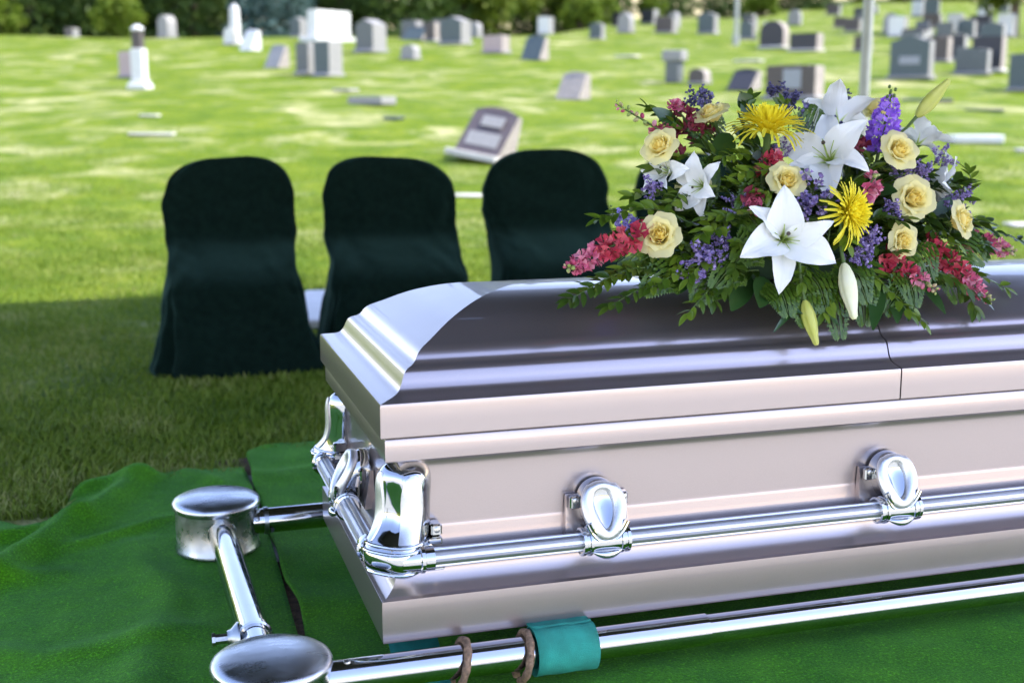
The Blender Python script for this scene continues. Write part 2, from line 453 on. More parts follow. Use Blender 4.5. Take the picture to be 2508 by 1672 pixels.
# lug: oval drop bracket that carries the bar; x along the bar, -y outwards, z up, origin on the bar axis
def egg(th, sx=1.0, sz=1.0, dz=0):
    x = .0305*sx*math.sin(th)*(1.0 + .20*math.cos(th)); z = .057 + dz + .0420*sz*math.cos(th)
    return x, z
def egg_y(z): # stands farther out towards the bar
    return .026 - .044*sm((.125-z)/.115)
def make_lug():
    root = empty('handle_lug')
    root.parent = casket
    N = 40
    m = MB()
    path = []
    rows = []
    for i in range(N):
        th = 2*PI*i/N; x, z = egg(th); y = egg_y(z)
        c = Vector((x, y, z)); out = Vector((math.sin(th), 0, math.cos(th)))
        w = .0118 + .0022*abs(math.sin(th)) - .0035*(math.cos(th) > .85)
        row = []
        for k in range(12):
            a = 2*PI*k/12
            row.append(c + out*(w*math.cos(a)) + Vector((0, -1, 0))*(.011*math.sin(a)))
        rows.append(row)
    rows.append(rows[0])
    m.grid(rows, True)
    m.build('drop_ring', FROST, root, 0)
    # flared side walls to the body
    m = MB(); rows = []
    for s, dy in ((1.24, .046), (1.24, .034), (1.20, .008), (1.14, .002)):
        row = []
        for i in range(N):
            th = 2*PI*i/N; x, z = egg(th, s, s*.97); row.append((x, (egg_y(z) + dy) if dy < .02 else max(dy, egg_y(z)+.01), z))
        rows.append(row)
    m.grid(rows, True)
    m.build('shoulder', CHROME, root, 50)
    # polished hollow
    m = MB(); rows = []
    for s, dy in ((1.0, .004), (.86, .006), (.66, .012), (.40, .0165), (.16, .0185), (.01, .019)):
        rows.append([(egg(2*PI*i/N, s, s)[0], egg_y(egg(2*PI*i/N, s, s)[1]) + dy, egg(2*PI*i/N, s, s)[1]) for i in range(N)])
    m.grid(rows, True)
    m.build('polished_hollow', CHROME, root, 0)
    # bar clamp with ridges and swags
    m = MB()
    xs = [1.18*q for q in [-.040, -.039, -.034, -.033, -.029, -.028, -.024, -.023, -.018, 0, .018, .023, .024, .028, .029, .033, .034, .039, .040]]
    rr = [q+.0040 for q in [.0185, .0225, .0225, .0205, .0205, .0235, .0235, .021, .0205, .0215, .0205, .021, .0235, .0235, .0205, .0205, .0225, .0225, .0185]]
    m.tube([(x, 0, 0) for x in xs], rr, 28)
    for s, r in ((1.30, .0034), (1.52, .0030)):
        P = []
        for i in range(15):
            th = R(110 + i*10); x, z = egg(th, s, s*.92, .002); P.append((x, min(-.0215, egg_y(z)-.001), z))
        m.tube(P, r, 8)
    P = [(x, -.021-.004*math.cos(x/.026*PI/2), -.0155-.004*math.cos(x/.026*PI/2)) for x in np.linspace(-.028, .028, 9)]
    m.tube(P, [.002, .005, .007, .0085, .009, .0085, .007, .005, .002], 10)
    m.box((0, .012, -.021), (.098, .034, .003), None, .001)
    m.build('bar_clamp', CHROME, root, 40)
    # backing plate and screw tabs
    for s in (-1, 1):
        m = MB(); m.box((s*.047, .030, .067), (.021, .012, .024), None, .0025); m.build('screw_tab', CHROME, root, 40)
        m = MB(); m.lathe([(0, .0022), (.004, .0022), (.0058, .001), (.0058, 0)], 12, Matrix.Translation((s*.048, .0235, .071)) @ Matrix.Rotation(PI/2, 4, 'X'))
        m.build('screw', SCREW, root, 40)
    m = MB()
    m.add([(-.060, .0445, .078), (.060, .0445, .078), (.064, .030, .0), (-.064, .030, .0), (-.060, .050, .078), (.060, .050, .078), (.064, .050, .0), (-.064, .050, .0)],
          [(3, 2, 1, 0), (0, 1, 5, 4), (1, 2, 6, 5), (3, 0, 4, 7)])
    m.build('backing_plate', PAINT, root, 30)
    return root
lug0 = make_lug()
def place_part(o, loc, rz):
    o.location = loc; o.rotation_euler = (0, 0, rz)
place_part(lug0, (.412, BARY, BARZ), 0)
for loc, rz in (((1.035, BARY, BARZ), 0), ((1.658, BARY, BARZ), 0), ((BARY, CW/2, BARZ), -PI/2), ((CL-BARY, CW/2, BARZ), PI/2)):
    c = copy_tree(lug0, casket); place_part(c, loc, rz)
for x in (.412, 1.035, 1.658):
    c = copy_tree(lug0, casket); place_part(c, (x, CW-BARY, BARZ), PI)

# corner fittings; local frame: diagonal outward is (-1,-1)
def make_corner():
    root = empty('corner_fitting'); root.parent = casket
    S = [(.322, .060, .010, .008), (.319, .058, .026, .020), (.311, .055, .038, .030), (.299, .052, .0455, .036), (.280, .050, .048, .0375), (.255, .049, .0475, .036),
         (.232, .0480, .0475, .036), (.212, .0455, .048, .039), (.196, .041, .0495, .045), (.182, .0355, .052, .052), (.168, .032, .0545, .0565), (.154, .0315, .055, .057),
         (.140, .0325, .0525, .0545), (.128, .035, .047, .048), (.118, .038, .038, .038), (.111, .041, .024, .024), (.108, .042, .008, .008)]
    S = catmull(S, 3)
    def ring(z, c, a, b, n=36, off=0, lo=0, hi=2*PI):
        row = []
        for k in range(n):
            th = lo + (hi-lo)*k/(n if hi-lo > 6.2 else n-1)
            ca, sa = math.cos(th), math.sin(th); p = .72
            x = (a+off)*math.copysign(abs(ca)**p, ca); y = (b+off)*math.copysign(abs(sa)**p, sa)
            # x is tangential (1,-1)/sqrt2, y is outward (-1,-1)/sqrt2
            g = -.006*math.exp(-((ca)/.16)**2) * (sa > 0) * sm((.30-z)/.03)*sm((z-.19)/.03)   # groove down the front
            y += g
            row.append((c + (x-y)*.7071, c + (-x-y)*.7071, z))
        return row
    m = MB(); m.grid([ring(*s) for s in S], True)
    m.build('casting', CHROME, root, 0)
    # frosted cheeks on both faces
    for lo, hi in ((R(12), R(78)), (R(106), R(140))):
        m = MB()
        T = [s for s in S if .185 < s[0] < .304]
        rows = []
        for i, s in enumerate(T):
            f = i/(len(T)-1); mid = (lo+hi)/2; hw = (hi-lo)/2*(math.sin(PI*min(1, f*1.9+.06)/2)**.6)*(1-.45*f**3)
            o = .0035
            row = ring(*s, 12, o, mid-hw, mid+hw)
            e0 = ring(*s, 2, -.002, mid-hw*1.06, mid+hw*1.06)
            rows.append([e0[0]] + row + [e0[1]])
        m.grid(rows)
        m.build('frosted_cheek', FROST, root, 60)
    # ridged foot bands
    m = MB()
    for z, off in ((.182, .0022), (.172, .003), (.132, .002)):
        s = min(S, key=lambda q: abs(q[0]-z)); P = ring(*s, 37, off)
        m.tube(P+P[:1], .0032, 8, False)
    # sockets for the two bars
    for ax in (0, 1):
        P = []
        for q, r in ((.03, .021), (.062, .0225), (.064, .026), (.070, .026), (.072, .0225), (.088, .0225), (.089, .0175)):
            P.append(((q, BARY, BARZ) if ax == 0 else (BARY, q, BARZ), r))
        m.tube([p for p, r in P], [r for p, r in P], 24)
        M = Matrix.Identity(4) if ax == 0 else Matrix(((0, 1, 0, 0), (1, 0, 0, 0), (0, 0, 1, 0), (0, 0, 0, 1)))
        vs = MB(); vs.box((.092, .024, .178), (.036, .034, .016), None, .003); vs.box((.100, .024, .198), (.020, .030, .022), None, .003); vs.box((.085, .012, .134), (.05, .05, .006), None, .002)
        m.add(vs.v, vs.f if ax == 0 else [f[::-1] for f in vs.f], M)
    m.build('bar_socket', CHROME, root, 40)
    m = MB()
    m.lathe([(0, .0022), (.004, .0022), (.0058, .001), (.0058, 0)], 12, Matrix.Translation((.100, .009, .199)) @ Matrix.Rotation(PI/2, 4, 'X'))
    m.lathe([(0, .0022), (.004, .0022), (.0058, .001), (.0058, 0)], 12, Matrix.Translation((.009, .100, .199)) @ Matrix.Rotation(-PI/2, 4, 'Y'))
    m.build('screw', SCREW, root, 40)
    return root
cf = make_corner()
for loc, rz in (((0, CW, 0), -PI/2), ((CL, 0, 0), PI/2), ((CL, CW, 0), PI)):
    c = copy_tree(cf, casket); place_part(c, loc, rz)

# ================================================================ lowering device
GALV = rough_noise(simple('galvanised_drum', (.42, .45, .46), .3, 1, .25, 14), .16, .5, 9)
POL = rough_noise(simple('polished_cap', (.52, .55, .585), .15, 1, .14, 12), .20, .42, 9, 'Object', (1, 2.5, 1))
TUBE = rough_noise(simple('chrome_tube', (.50, .515, .535), .08, 1, .06, 6), .05, .16, 8, 'Object', (1, 3, 3))
RUST = simple('rusty_iron', (.24, .155, .095), .7, .3, .5, 120, .5, 200)
TEAL = simple('teal_webbing', (.022, .30, .22), .8, 0, .22, 25, .6, 700)
dev = tag(empty('lowering_device', (-.22, .4, -.1)), 'chrome casket lowering device with round corner drums and long tubes', 'lowering device')
O = Vector((.22, -.4, .1))       # parts are written in scene coordinates and moved into the device's frame
def dpart(m, name, mat, ang=40, parent=None):
    m.v = [tuple(Vector(p)+O) for p in m.v]
    return m.build(name, mat, parent or dev, ang)
TZ = -.036
drums = [(-.205, -.052), (-.236, .872), (2.45, -.052), (2.45, .872)]
for i, (x, y) in enumerate(drums):
    M = Matrix.Translation((x, y, 0))
    m = MB(); m.lathe([(.0, -.1), (.096, -.1), (.099, -.097), (.099, -.090), (.097, -.087), (.097, .0), (.0975, .004)], 56, M)
    d = dpart(m, 'drum', GALV, 35)
    m = MB(); m.lathe([(.0965, .0015), (.0995, .003), (.102, .006), (.1035, .011), (.1035, .015), (.101, .021), (.095, .0255), (.085, .029), (.07, .0322), (.05, .0350), (.03, .0364), (.012, .037), (.0, .037)], 56, M)
    dpart(m, 'drum_cap', POL, 50, d)
# collars where the tubes leave the drums
def cyl(name, p0, p1, r0, r1, mat, n=28, cuts=1, parent=None):
    m = MB(); p0, p1 = Vector(p0), Vector(p1)
    m.tube([p0.lerp(p1, i/cuts) for i in range(cuts+1)], [r0 + (r1-r0)*i/cuts for i in range(cuts+1)], n)
    return dpart(m, name, mat, 35, parent)
yn, yf = -.036, .850
cyl('long_tube', (-.15, yn, TZ), (.612, yn, TZ), .0305, .0305, TUBE, 36, 6)
cyl('long_tube', (.610, yn, TZ), (2.40, yn, TZ), .0278, .0278, TUBE, 36, 8)
cyl('long_tube', (-.17, yf, TZ), (.612, yf, TZ), .0305, .0305, TUBE, 36, 6)
cyl('long_tube', (.610, yf, TZ), (2.40, yf, TZ), .0278, .0278, TUBE, 36, 8)
a = Vector((-.231, .80, TZ)); b = Vector((-.209, .02, TZ)); dd = (b-a).normalized()
q = a.lerp(b, .80)
cyl('side_tube', a, q, .0315, .0315, TUBE, 36, 6)
cyl('side_tube', q, b, .0285, .0285, TUBE, 36, 2)
cyl('side_tube', (2.45, .8, TZ), (2.45, .02, TZ), .030, .030, TUBE, 36, 4)
m = MB(); m.tube([a - dd*.030, a - dd*.018, a + dd*.0, a + dd*.012, a + dd*.022], [.047, .046, .042, .036, .0325], 32); dpart(m, 'tube_collar', GALV, 60)
m = MB(); m.tube([b + dd*.03, b + dd*.018, b, b - dd*.012, b - dd*.02], [.045, .044, .040, .034, .030], 32); dpart(m, 'tube_collar', GALV, 60)
m = MB(); m.tube([(-.128, yf, TZ), (-.118, yf, TZ)], .0335, 32); dpart(m, 'tube_collar', GALV, 60)
m = MB(); m.tube([q - dd*.012, q - dd*.010, q + dd*.004, q + dd*.006], [.0318, .0350, .0350, .0315], 32); dpart(m, 'tube_band', TUBE, 40)
# clamp screw on the side tube
kb = q - dd*.004 + Vector((-.028, 0, .002))
m = MB(); m.tube([kb, kb+Vector((-.006, 0, 0)), kb+Vector((-.016, 0, .001)), kb+Vector((-.022, 0, .001))], [.030, .029, .017, .014], 20)
k = dpart(m, 'clamp_boss', GALV, 40)
m = MB(); m.tube([kb+Vector((-.020, 0, .001)), kb+Vector((-.044, 0, .001)), kb+Vector((-.044, 0, .001)), kb+Vector((-.050, 0, .001))], [.010, .010, .0135, .013], 8)
dpart(m, 'clamp_screw', SCREW, 40, k)
# rivets
for p in ((-.145, yf-.027, TZ+.014), (-.075, yn-.006, TZ+.0302)):
    m = MB(); m.lathe([(0, .003), (.005, .002), (.0065, 0), (.0065, -.004)], 14, Matrix.Translation(p) @ (Matrix.Rotation(R(62), 4, 'X') if p[1] > .5 else Matrix.Rotation(R(12), 4, 'X')))
    dpart(m, 'rivet', SCREW)
# rusty rings round the near tube
for x, tl in ((.128, .10), (.247, .07)):
    m = MB(); P = []
    for k in range(29):
        th = R(-75) + R(330)*k/28
        P.append((x + tl*.12*math.sin(th), yn + .041*math.cos(th), TZ - .006 + .043*math.sin(th)))
    m.tube(P, [.0072+.0008*math.sin(k*1.9) for k in range(29)], 10)
    dpart(m, 'iron_ring', RUST, 60)
# straps
def strap(x0, x1, path, name='strap', skew=0):
    m = MB(); n = 6
    rows = []
    for i, (y, z) in enumerate(path):
        rows.append([(x0 + (x1-x0)*k/n + skew*i/len(path), y, z + .0008*math.sin(k*2.1+i*.7)) for k in range(n+1)])
    m.grid(rows)
    o = dpart(m, name, TEAL, 60)
    md = o.modifiers.new('thickness', 'SOLIDIFY'); md.thickness = .0028
    return o
P = []
for k in range(150):
    th = R(90) + R(1250)*(1-k/149); r = .0315 + .0125*(k/149)
    P.append((yn - r*math.cos(th - R(180))*1.0, TZ + r*math.sin(th)))
P = []
turns = 3.4
for k in range(130):
    th = R(90) - 2*PI*turns*(1-k/129); r = .0318 + .0120*(k/129)
    P.append((yn + r*math.cos(th), TZ + r*math.sin(th)))
P += [(yn+.03, .0065), (yn+.06, .002), (yn+.09, -.0035)] + [(y, -.0035) for y in np.linspace(.1, .70, 8)] + [(.76, -.003), (.82, -.0015), (.85, -.0045)]
strap(.268, .385, P, 'strap', -.004)
P = [(yn-.012, -.072), (yn+.015, -.0745), (yn+.05, -.060), (.06, -.035), (.10, -.012), (.14, -.0035)] + [(y, -.0035) for y in np.linspace(.2, .70, 6)] + [(.76, -.003), (.82, -.0015), (.85, -.0045)]
strap(.020, .112, P, 'strap')

# ================================================================ green carpets over the grave and planks under them
def carpet_mat():
    m, t, b = new_mat('green_turf_carpet')
    g = nd(t, 'ShaderNodeNewGeometry')
    n1 = nd(t, 'ShaderNodeTexNoise', Scale=190, Detail=3, Roughness=.8); t.links.new(g.outputs['Position'], n1.inputs['Vector'])
    n2 = nd(t, 'ShaderNodeTexNoise', Scale=9, Detail=4); t.links.new(g.outputs['Position'], n2.inputs['Vector'])
    r1 = ramp(t, n2.outputs[0], [(.3, (.044, .185, .002)), (.7, (.075, .265, .006))])
    r2 = ramp(t, n1.outputs[0], [(.32, (.45, .45, .45)), (.58, (1, 1, 1)), (.70, (2.4, 2.4, 1.8))])
    mx = nd(t, 'ShaderNodeMixRGB', blend_type='MULTIPLY'); mx.inputs[0].default_value = 1
    t.links.new(r1.outputs[0], mx.inputs[1]); t.links.new(r2.outputs[0], mx.inputs[2]); t.links.new(mx.outputs[0], b.inputs['Base Color'])
    b.inputs['Roughness'].default_value = .85; b.inputs['Specular IOR Level'].default_value = .08
    b.inputs['Sheen Weight'].default_value = .16; b.inputs['Sheen Roughness'].default_value = .4; b.inputs['Sheen Tint'].default_value = (.4, .9, .45, 1)
    bp = nd(t, 'ShaderNodeBump', Strength=.9, Distance=.004); t.links.new(n1.outputs[0], bp.inputs['Height']); t.links.new(bp.outputs[0], b.inputs['Normal'])
    return m
CARPET = carpet_mat()
def ridge(x, y, pts, w, h):
    best = None
    d = 1e9; f = 0
    for i in range(len(pts)-1):
        ax, ay = pts[i]; bx, by = pts[i+1]; dx, dy = bx-ax, by-ay
        t = max(0, min(1, ((x-ax)*dx+(y-ay)*dy)/(dx*dx+dy*dy)))
        q = math.hypot(x-ax-t*dx, y-ay-t*dy)
        if q < d: d = q; f = (i+t)/(len(pts)-1)
    return h*math.exp(-(d/w)**2)*(.35+.65*math.sin(PI*min(1, max(0, .12+.76*f))))
RID = [(((-.40, 1.52), (-.52, 1.22), (-.72, .85), (-1.1, .55)), .060, .060), (((-.62, 1.42), (-.50, 1.46), (-.40, 1.50)), .06, .05), (((-1.3, 1.05), (-.75, 1.08), (-.55, 1.15)), .045, .035),
       (((-.30, 1.15), (-.45, 1.05), (-.62, .95)), .035, .022), (((-1.4, .75), (-.9, .80), (-.6, .80)), .05, .03), (((-.42, .95), (-.36, .6), (-.44, .1), (-.5, -.5)), .07, .022),
       (((-.9, .5), (-.6, .35), (-.3, .4)), .06, .018), (((-1.2, 1.30), (-.85, 1.34), (-.7, 1.30)), .07, .04), (((-.28, 1.55), (-.18, 1.35), (-.16, 1.1)), .04, .022), (((-1.5, .2), (-1., .15), (-.6, -.1)), .07, .03)]
m = MB(); NX, NY = 150, 170; rows = []
for j in range(NY+1):
    row = []
    for i in range(NX+1):
        s = (i/NX)**.8; t = (j/NY)**.85
        xr = -.114 - .005*math.sin(t*7) ; x = -2.4 + (xr+2.4)*s
        yt = 1.60 - .20*sm((-.2-x)/.55) + .028*math.sin(x*13+.6) + .02*math.sin(x*31)*sm((-.3-x)/.2) - .16*sm((-.55-x)/.12)*sm((x+1.6)/.8) if x > -1.8 else 1.35
        y = -.38 + (yt+.38)*t
        z = -.103 + sum(ridge(x, y, p, w*.72, h*.8) for p, w, h in RID) + .010*max(0, noise.noise((x*3.1+y*2.2, y*.9-x*.6, 8))) + .0035*noise.noise((x*9, y*9, 3)) + .002*noise.noise((x*30, y*30, 1))
        e = max(0, 1-(1-t)*14); z -= .010*e*e
        # lies flat under the drums
        for dx, dy in drums[:2]:
            q = math.hypot(x-dx, y-dy); k = sm((q-.09)/.12); z = -.103 + (z+.103)*float(k)
        if -.34 < x: z = min(z, -.070) if abs(x+.22) < .04 and y < .9 else z
        row.append((x, y, z))
    rows.append(row)
m.grid(rows)
ca = m.build('turf_carpet', CARPET, None, 0)
tag(ca, 'green artificial turf carpet lying in soft folds left of the casket', 'carpet', 'green turf carpets')
md = ca.modifiers.new('thickness', 'SOLIDIFY'); md.thickness = .009; md.offset = -1
m = MB(); NX, NY = 90, 90; rows = []
for j in range(NY+1):
    row = []
    for i in range(NX+1):
        s = (i/NX)**1.3; t = (j/NY)**.8
        y = -.38 + (1.785+.38)*t
        xl = -.102 + .004*math.sin(y*4.2+.5) + .004*math.sin(y*17)
        if y > 1.66: xl += .12 - math.sqrt(max(0, .12**2-(y-1.66)**2))
        x = xl + (3.3-xl)*s
        z = -.105 + .007*noise.noise((x*5, y*5, 7)) + .004*noise.noise((x*14, y*14, 2)) + .016*math.exp(-((y-1.45-.1*x)/.06)**2) + .012*math.exp(-((y-.45+.35*x)/.09)**2)*sm((.2-x)/.2)
        z += .006*math.exp(-((x-xl)/.03)**2)*sm((y-.2)/.3)
        row.append((x, y, z))
    rows.append(row)
m.grid(rows)
cb = m.build('turf_carpet', CARPET, None, 0)
tag(cb, 'green artificial turf carpet spread flat beneath the casket and tubes', 'carpet', 'green turf carpets')
md = cb.modifiers.new('thickness', 'SOLIDIFY'); md.thickness = .009; md.offset = -1
PLANKM = simple('weathered_plank', (.36, .35, .33), .8, 0, .35, 30, .4, 60)
for y, w, lb in ((.865, .17, 'weathered grey plank end showing in the gap between the turf carpets beside the far drum'), (1.44, .12, 'weathered grey plank end behind the far drum by the grass')):
    m = MB(); m.box((.1, y, -.1195), (1.3, w, .012), None, .003)
    tag(m.build('plank', PLANKM), lb, 'plank')
SOIL = simple('bare_soil', (.12, .075, .04), .95, 0, .5, 60, .8, 90)
m = MB(); m.box((-.11, .6, -.1205), (.16, 2.2, .006)); tag(m.build('soil', SOIL), kind='structure')

# ================================================================ covered chairs
VELVET = simple('dark_green_velvet', (.0032, .0095, .0066), .95, 0, .3, 40, .15, 500, 'Object', Sheen_Weight=.22, Sheen_Roughness=.5)
VELVET.node_tree.nodes['Principled BSDF'].inputs['Sheen Tint'].default_value = (.25, .55, .45, 1)
VELVET.node_tree.nodes['Principled BSDF'].inputs['Specular IOR Level'].default_value = .03
def chair(x, y, rz, seed, label, wsc=1.0, hsc=1.0):
    """one loose cloth pulled over a folding chair, lofted from the crown of the back down to the hem"""
    rnd = random.Random(seed); ph = [rnd.random()*6 for _ in range(10)]
    m = MB(); N = 150; rows = []; H = .85
    zs = list(np.concatenate([H - .24*(1-np.cos(np.linspace(.06, PI/2, 22))), np.linspace(.60, .003, 46)]))
    for z in zs:
        # half width
        if z > .60: w = .272*(max(0, 1-((z-.60)/.252)**3.4))**(1/2.9)
        else:
            w = np.interp(z, [0, .03, .12, .22, .34, .42, .47, .52, .60], [.318, .325, .305, .288, .272, .262, .262, .270, .274])
        yb = .255 + (z-.35)*.15
        # cloth in front: back panel, soft step over the seat, hanging skirt
        st = float(sm((.54-z)/.20)); yf = (1-st)*(.185 + (z-.40)*.16) + st*(-.105 - .055*float(sm((.36-z)/.36)))
        if z > .60: t_ = (z-.60)/.252; yf += .03*t_**6; yb -= .03*t_**6
        row = []; low = float(sm((.46-z)/.46)); near = math.exp(-((z-.44)/.06)**2)
        for i in range(N):
            th = 2*PI*i/N; ca, sa = math.cos(th), math.sin(th); p = .40 + .12*low
            fx = math.copysign(abs(ca)**p, ca); fy = math.copysign(abs(sa)**p, sa)
            # the back panel is a thin rounded pocket
            fold = low*(.016*math.sin(5*th+ph[2]) + .011*math.sin(9*th+ph[3]+z*3) + .006*math.sin(17*th+ph[4]-z*6))
            for c0, am in ((R(218)+.1*math.sin(ph[7]), .030), (R(322)+.1*math.sin(ph[8]), .024), (R(268), .010)):
                wd = .07+.05*low
                fold += am*low*math.exp(-((th-c0)/wd)**2) - .8*am*low*math.exp(-((th-c0-2.1*wd)/wd)**2)
            xx = w*wsc*fx*(1+fold*2.2); yy = (yf+yb)/2 + (yb-yf)/2*fy*(1+fold*(2.2 if sa < 0 else .5))
            nv = noise.noise((xx*7+seed*3, z*9, sa*2)); n2 = noise.noise((xx*19+seed, z*15+xx*8, 4.2))
            k = .016*nv + .006*n2
            if sa < 0:
                yy -= k + near*(.010*math.sin(xx*30+ph[5]) + .012*noise.noise((xx*16+seed*2, z*40+xx*14, 1)))
                # diagonal drag lines from the pinched sides
                yy -= .006*math.sin((z-.3)*60+abs(xx)*55+ph[6])*sm((abs(xx)-.10)/.12)*math.exp(-((z-.42)/.10)**2)
            xx += (k*.9 + .006*noise.noise((z*14, seed*5, ca > 0)))*(1 if ca > 0 else -1)*min(1, (H-z)*6)
            xx += .035*low*low*(ca > 0)*ca
            zz = z*hsc + (.010*math.sin(3*th+ph[0]) if z < .02 else 0)*0 + .012*(z > .55)*math.sin(xx*5+ph[9])*sm((z-.55)/.3)
            row.append((xx, yy, max(zz, .002)))
        rows.append(row)
    m.grid(rows, True, None, 0, True)
    m.add(rows[0], [tuple(range(N))], None, 0)
    o = m.build('covered_chair', VELVET, None, 0)
    o.location = (x, y, -.12); o.rotation_euler = (0, 0, rz)
    return tag(o, label, 'chair', 'chairs under dark green covers')
chair(-.015, 3.06, R(-4), 1, 'dark green covered chair at the left end of the row, wholly in view')
chair(.680, 3.08, R(-3), 2, 'dark green covered chair second from the left, behind the casket corner', 1.08)
chair(1.435, 3.10, R(1), 3, 'dark green covered chair third from the left, half hidden by the flowers', 1.11, 1.01)
chair(2.155, 3.12, R(2), 4, 'dark green covered chair almost hidden behind the flower spray', 1, .98)

# ================================================================ canopy tent
POLEM = simple('pole_paint', (.30, .32, .30), .4, .2, .1, 12)
FABRIC = simple('canopy_fabric', (.022, .022, .020), .8, 0, .1, 6)
t_ = FABRIC.node_tree; b_ = t_.nodes['Principled BSDF']
TX0, TX1, TY0, TY1, TE, TP = -1.75, 3.85, -1.0, 4.60, 2.48, 3.3
tent = tag(empty('canopy_tent', (TX1, TY1, -.1)), 'graveside canopy tent on pale metal poles, one pole behind the flowers', 'tent')
TO = Vector((-TX1, -TY1, .1))
for x, y in ((TX1, TY1), (TX0, TY1), (TX1, TY0), (TX0, TY0)):
    m = MB(); zb = float(terr(x, y)); m.tube([(x, y, zb), (x, y, zb+.05), (x, y, 1.0), (x, y, TE)], [.034, .0315, .0315, .0315], 20)
    m.lathe([(.0, zb+.012), (.07, zb+.012), (.075, zb+.004), (.075, zb-.01)], 20, Matrix.Translation((x, y, 0)))
    m.v = [tuple(Vector(p)+TO) for p in m.v]; m.build('pole', POLEM, tent)
m = MB(); cx, cy = (TX0+TX1)/2, (TY0+TY1)/2
rows = []
for s in np.linspace(0, 1, 9):
    zz = TE + (TP-TE)*(1-s)**1.15
    row = []
    for i in range(48):
        k = i/12; e = int(k); f = k-e
        c = [(TX0, TY0), (TX1, TY0), (TX1, TY1), (TX0, TY1)]
        a, b = c[e], c[(e+1) % 4]
        px, py = a[0]+(b[0]-a[0])*f, a[1]+(b[1]-a[1])*f
        row.append((cx+(px-cx)*max(s, .02), cy+(py-cy)*max(s, .02), zz - .05*math.sin(PI*f)*s*(1-s)*2))
    rows.append(row)
rows.append([(x, y, TE-.16-.025*abs(math.sin(i*PI/2+.4))) for i, (x, y, z) in enumerate(rows[-1])])
m.grid(rows, True)
m.v = [tuple(Vector(p)+TO) for p in m.v]; cp = m.build('canopy', FABRIC, tent, 40)
cp.modifiers.new('thickness', 'SOLIDIFY').thickness = .004

# ================================================================ cemetery stones
GR = dict(
    mauve=granite('mauve_granite', (.085, .068, .072)),
    grey=granite('grey_granite', (.10, .11, .11)), dark=granite('dark_granite', (.026, .026, .032)), brown=granite('brown_granite', (.07, .056, .050)),  # darkened so the shade on the stone fronts sits in the colour
    white=simple('white_marble', (.60, .60, .58), .5, 0, .06, 8, .1, 60), pale=granite('pale_granite', (.24, .235, .225)), pink=granite('pink_granite', (.38, .29, .28)),
    teal=granite('blue_grey_granite', (.062, .085, .088)), rough=simple('rock_pitched_granite', (.30, .265, .24), .85, 0, .55, 45, 1.0, 60), conc=simple('concrete_footing', (.48, .46, .42), .9, 0, .15, 12, .3, 80),  # the blue grey carries the tone of shaded stone fronts
    panel=simple('polished_panel', (.22, .24, .27), .35, 0, .1, 40))
PHI = R(-52)
def stone(name, x, y, label, cat, rz=PHI, group=None):
    o = empty(name, (x, y, float(terr(x, y)) - .01), rz); return tag(o, label, cat, group)
def rough_edges(m, amt, seed=0):
    m.v = [tuple(Vector(p) + Vector(noise.noise_vector((p[0]*23+seed, p[1]*23, p[2]*23)))*amt) for p in m.v]
def tablet(root, w, h, d, mat, top='flat', base=True, bmat='pale', side='rough', panels=(), zb=0):
    """upright stone: plain front, rock-pitched sides, chosen top line"""
    z0 = zb
    if base:
        bh = .06*h+.03
        m = MB(); m.box((0, 0, z0+bh/2), (w*1.12, d*1.25+.04, bh), None, .012); rough_edges(m, .008); m.build('footing', GR[bmat], root, 40); z0 += bh - .004
    hh = h - (z0-zb)
    N = 18; arch = []
    for i in range(N+1):
        s = -1 + 2*i/N
        if top == 'flat': k = 1 - .02*s*s
        elif top == 'round': k = 1 - .45*(1-math.sqrt(max(0, 1-s*s*.98)))
        elif top == 'serp': k = 1 - .10*(1-math.cos(s*PI))/2 - .03*abs(s)
        elif top == 'peak': k = 1 - .18*abs(s)
        elif top == 'slope': k = 1 - .12*(s+1)/2
        arch.append((s*w/2, z0+hh*k))
    m = MB()
    loop = [(-w/2, z0)] + arch + [(w/2, z0)]
    f = [(px, -d/2, pz) for px, pz in loop]; b = [(px, d/2, pz) for px, pz in loop]
    n = len(loop); m.add(f, [tuple(range(n))[::-1]][::-1], None, 0)
    m.f[-1] = tuple(range(n)); m.add(b, [tuple(range(n))[::-1]], None, 0)
    rows = []
    for j in range(7):
        q = -d/2 + d*j/6
        row = []
        for i, (px, pz) in enumerate(loop):
            e = .018*min(1, d*4) if (0 < j < 6) else 0
            nv = noise.noise((px*9+root.location.x, q*14, pz*9))
            row.append((px*(1+e*nv*2.2/max(w, .2)), q, pz + (e*nv if pz > z0+.02 else 0)))
        rows.append(row)
    m.grid(rows, False, None, 1, True)
    t = m.build('tablet', [GR[mat], GR[side]], root, 35)
    for (px, pz, pw, ph) in panels:
        k = MB(); k.box((px, -d/2-.002, z0+pz), (pw, .012, ph), None, .003); k.build('inscription_panel', GR['panel'], t, 40)
    return t
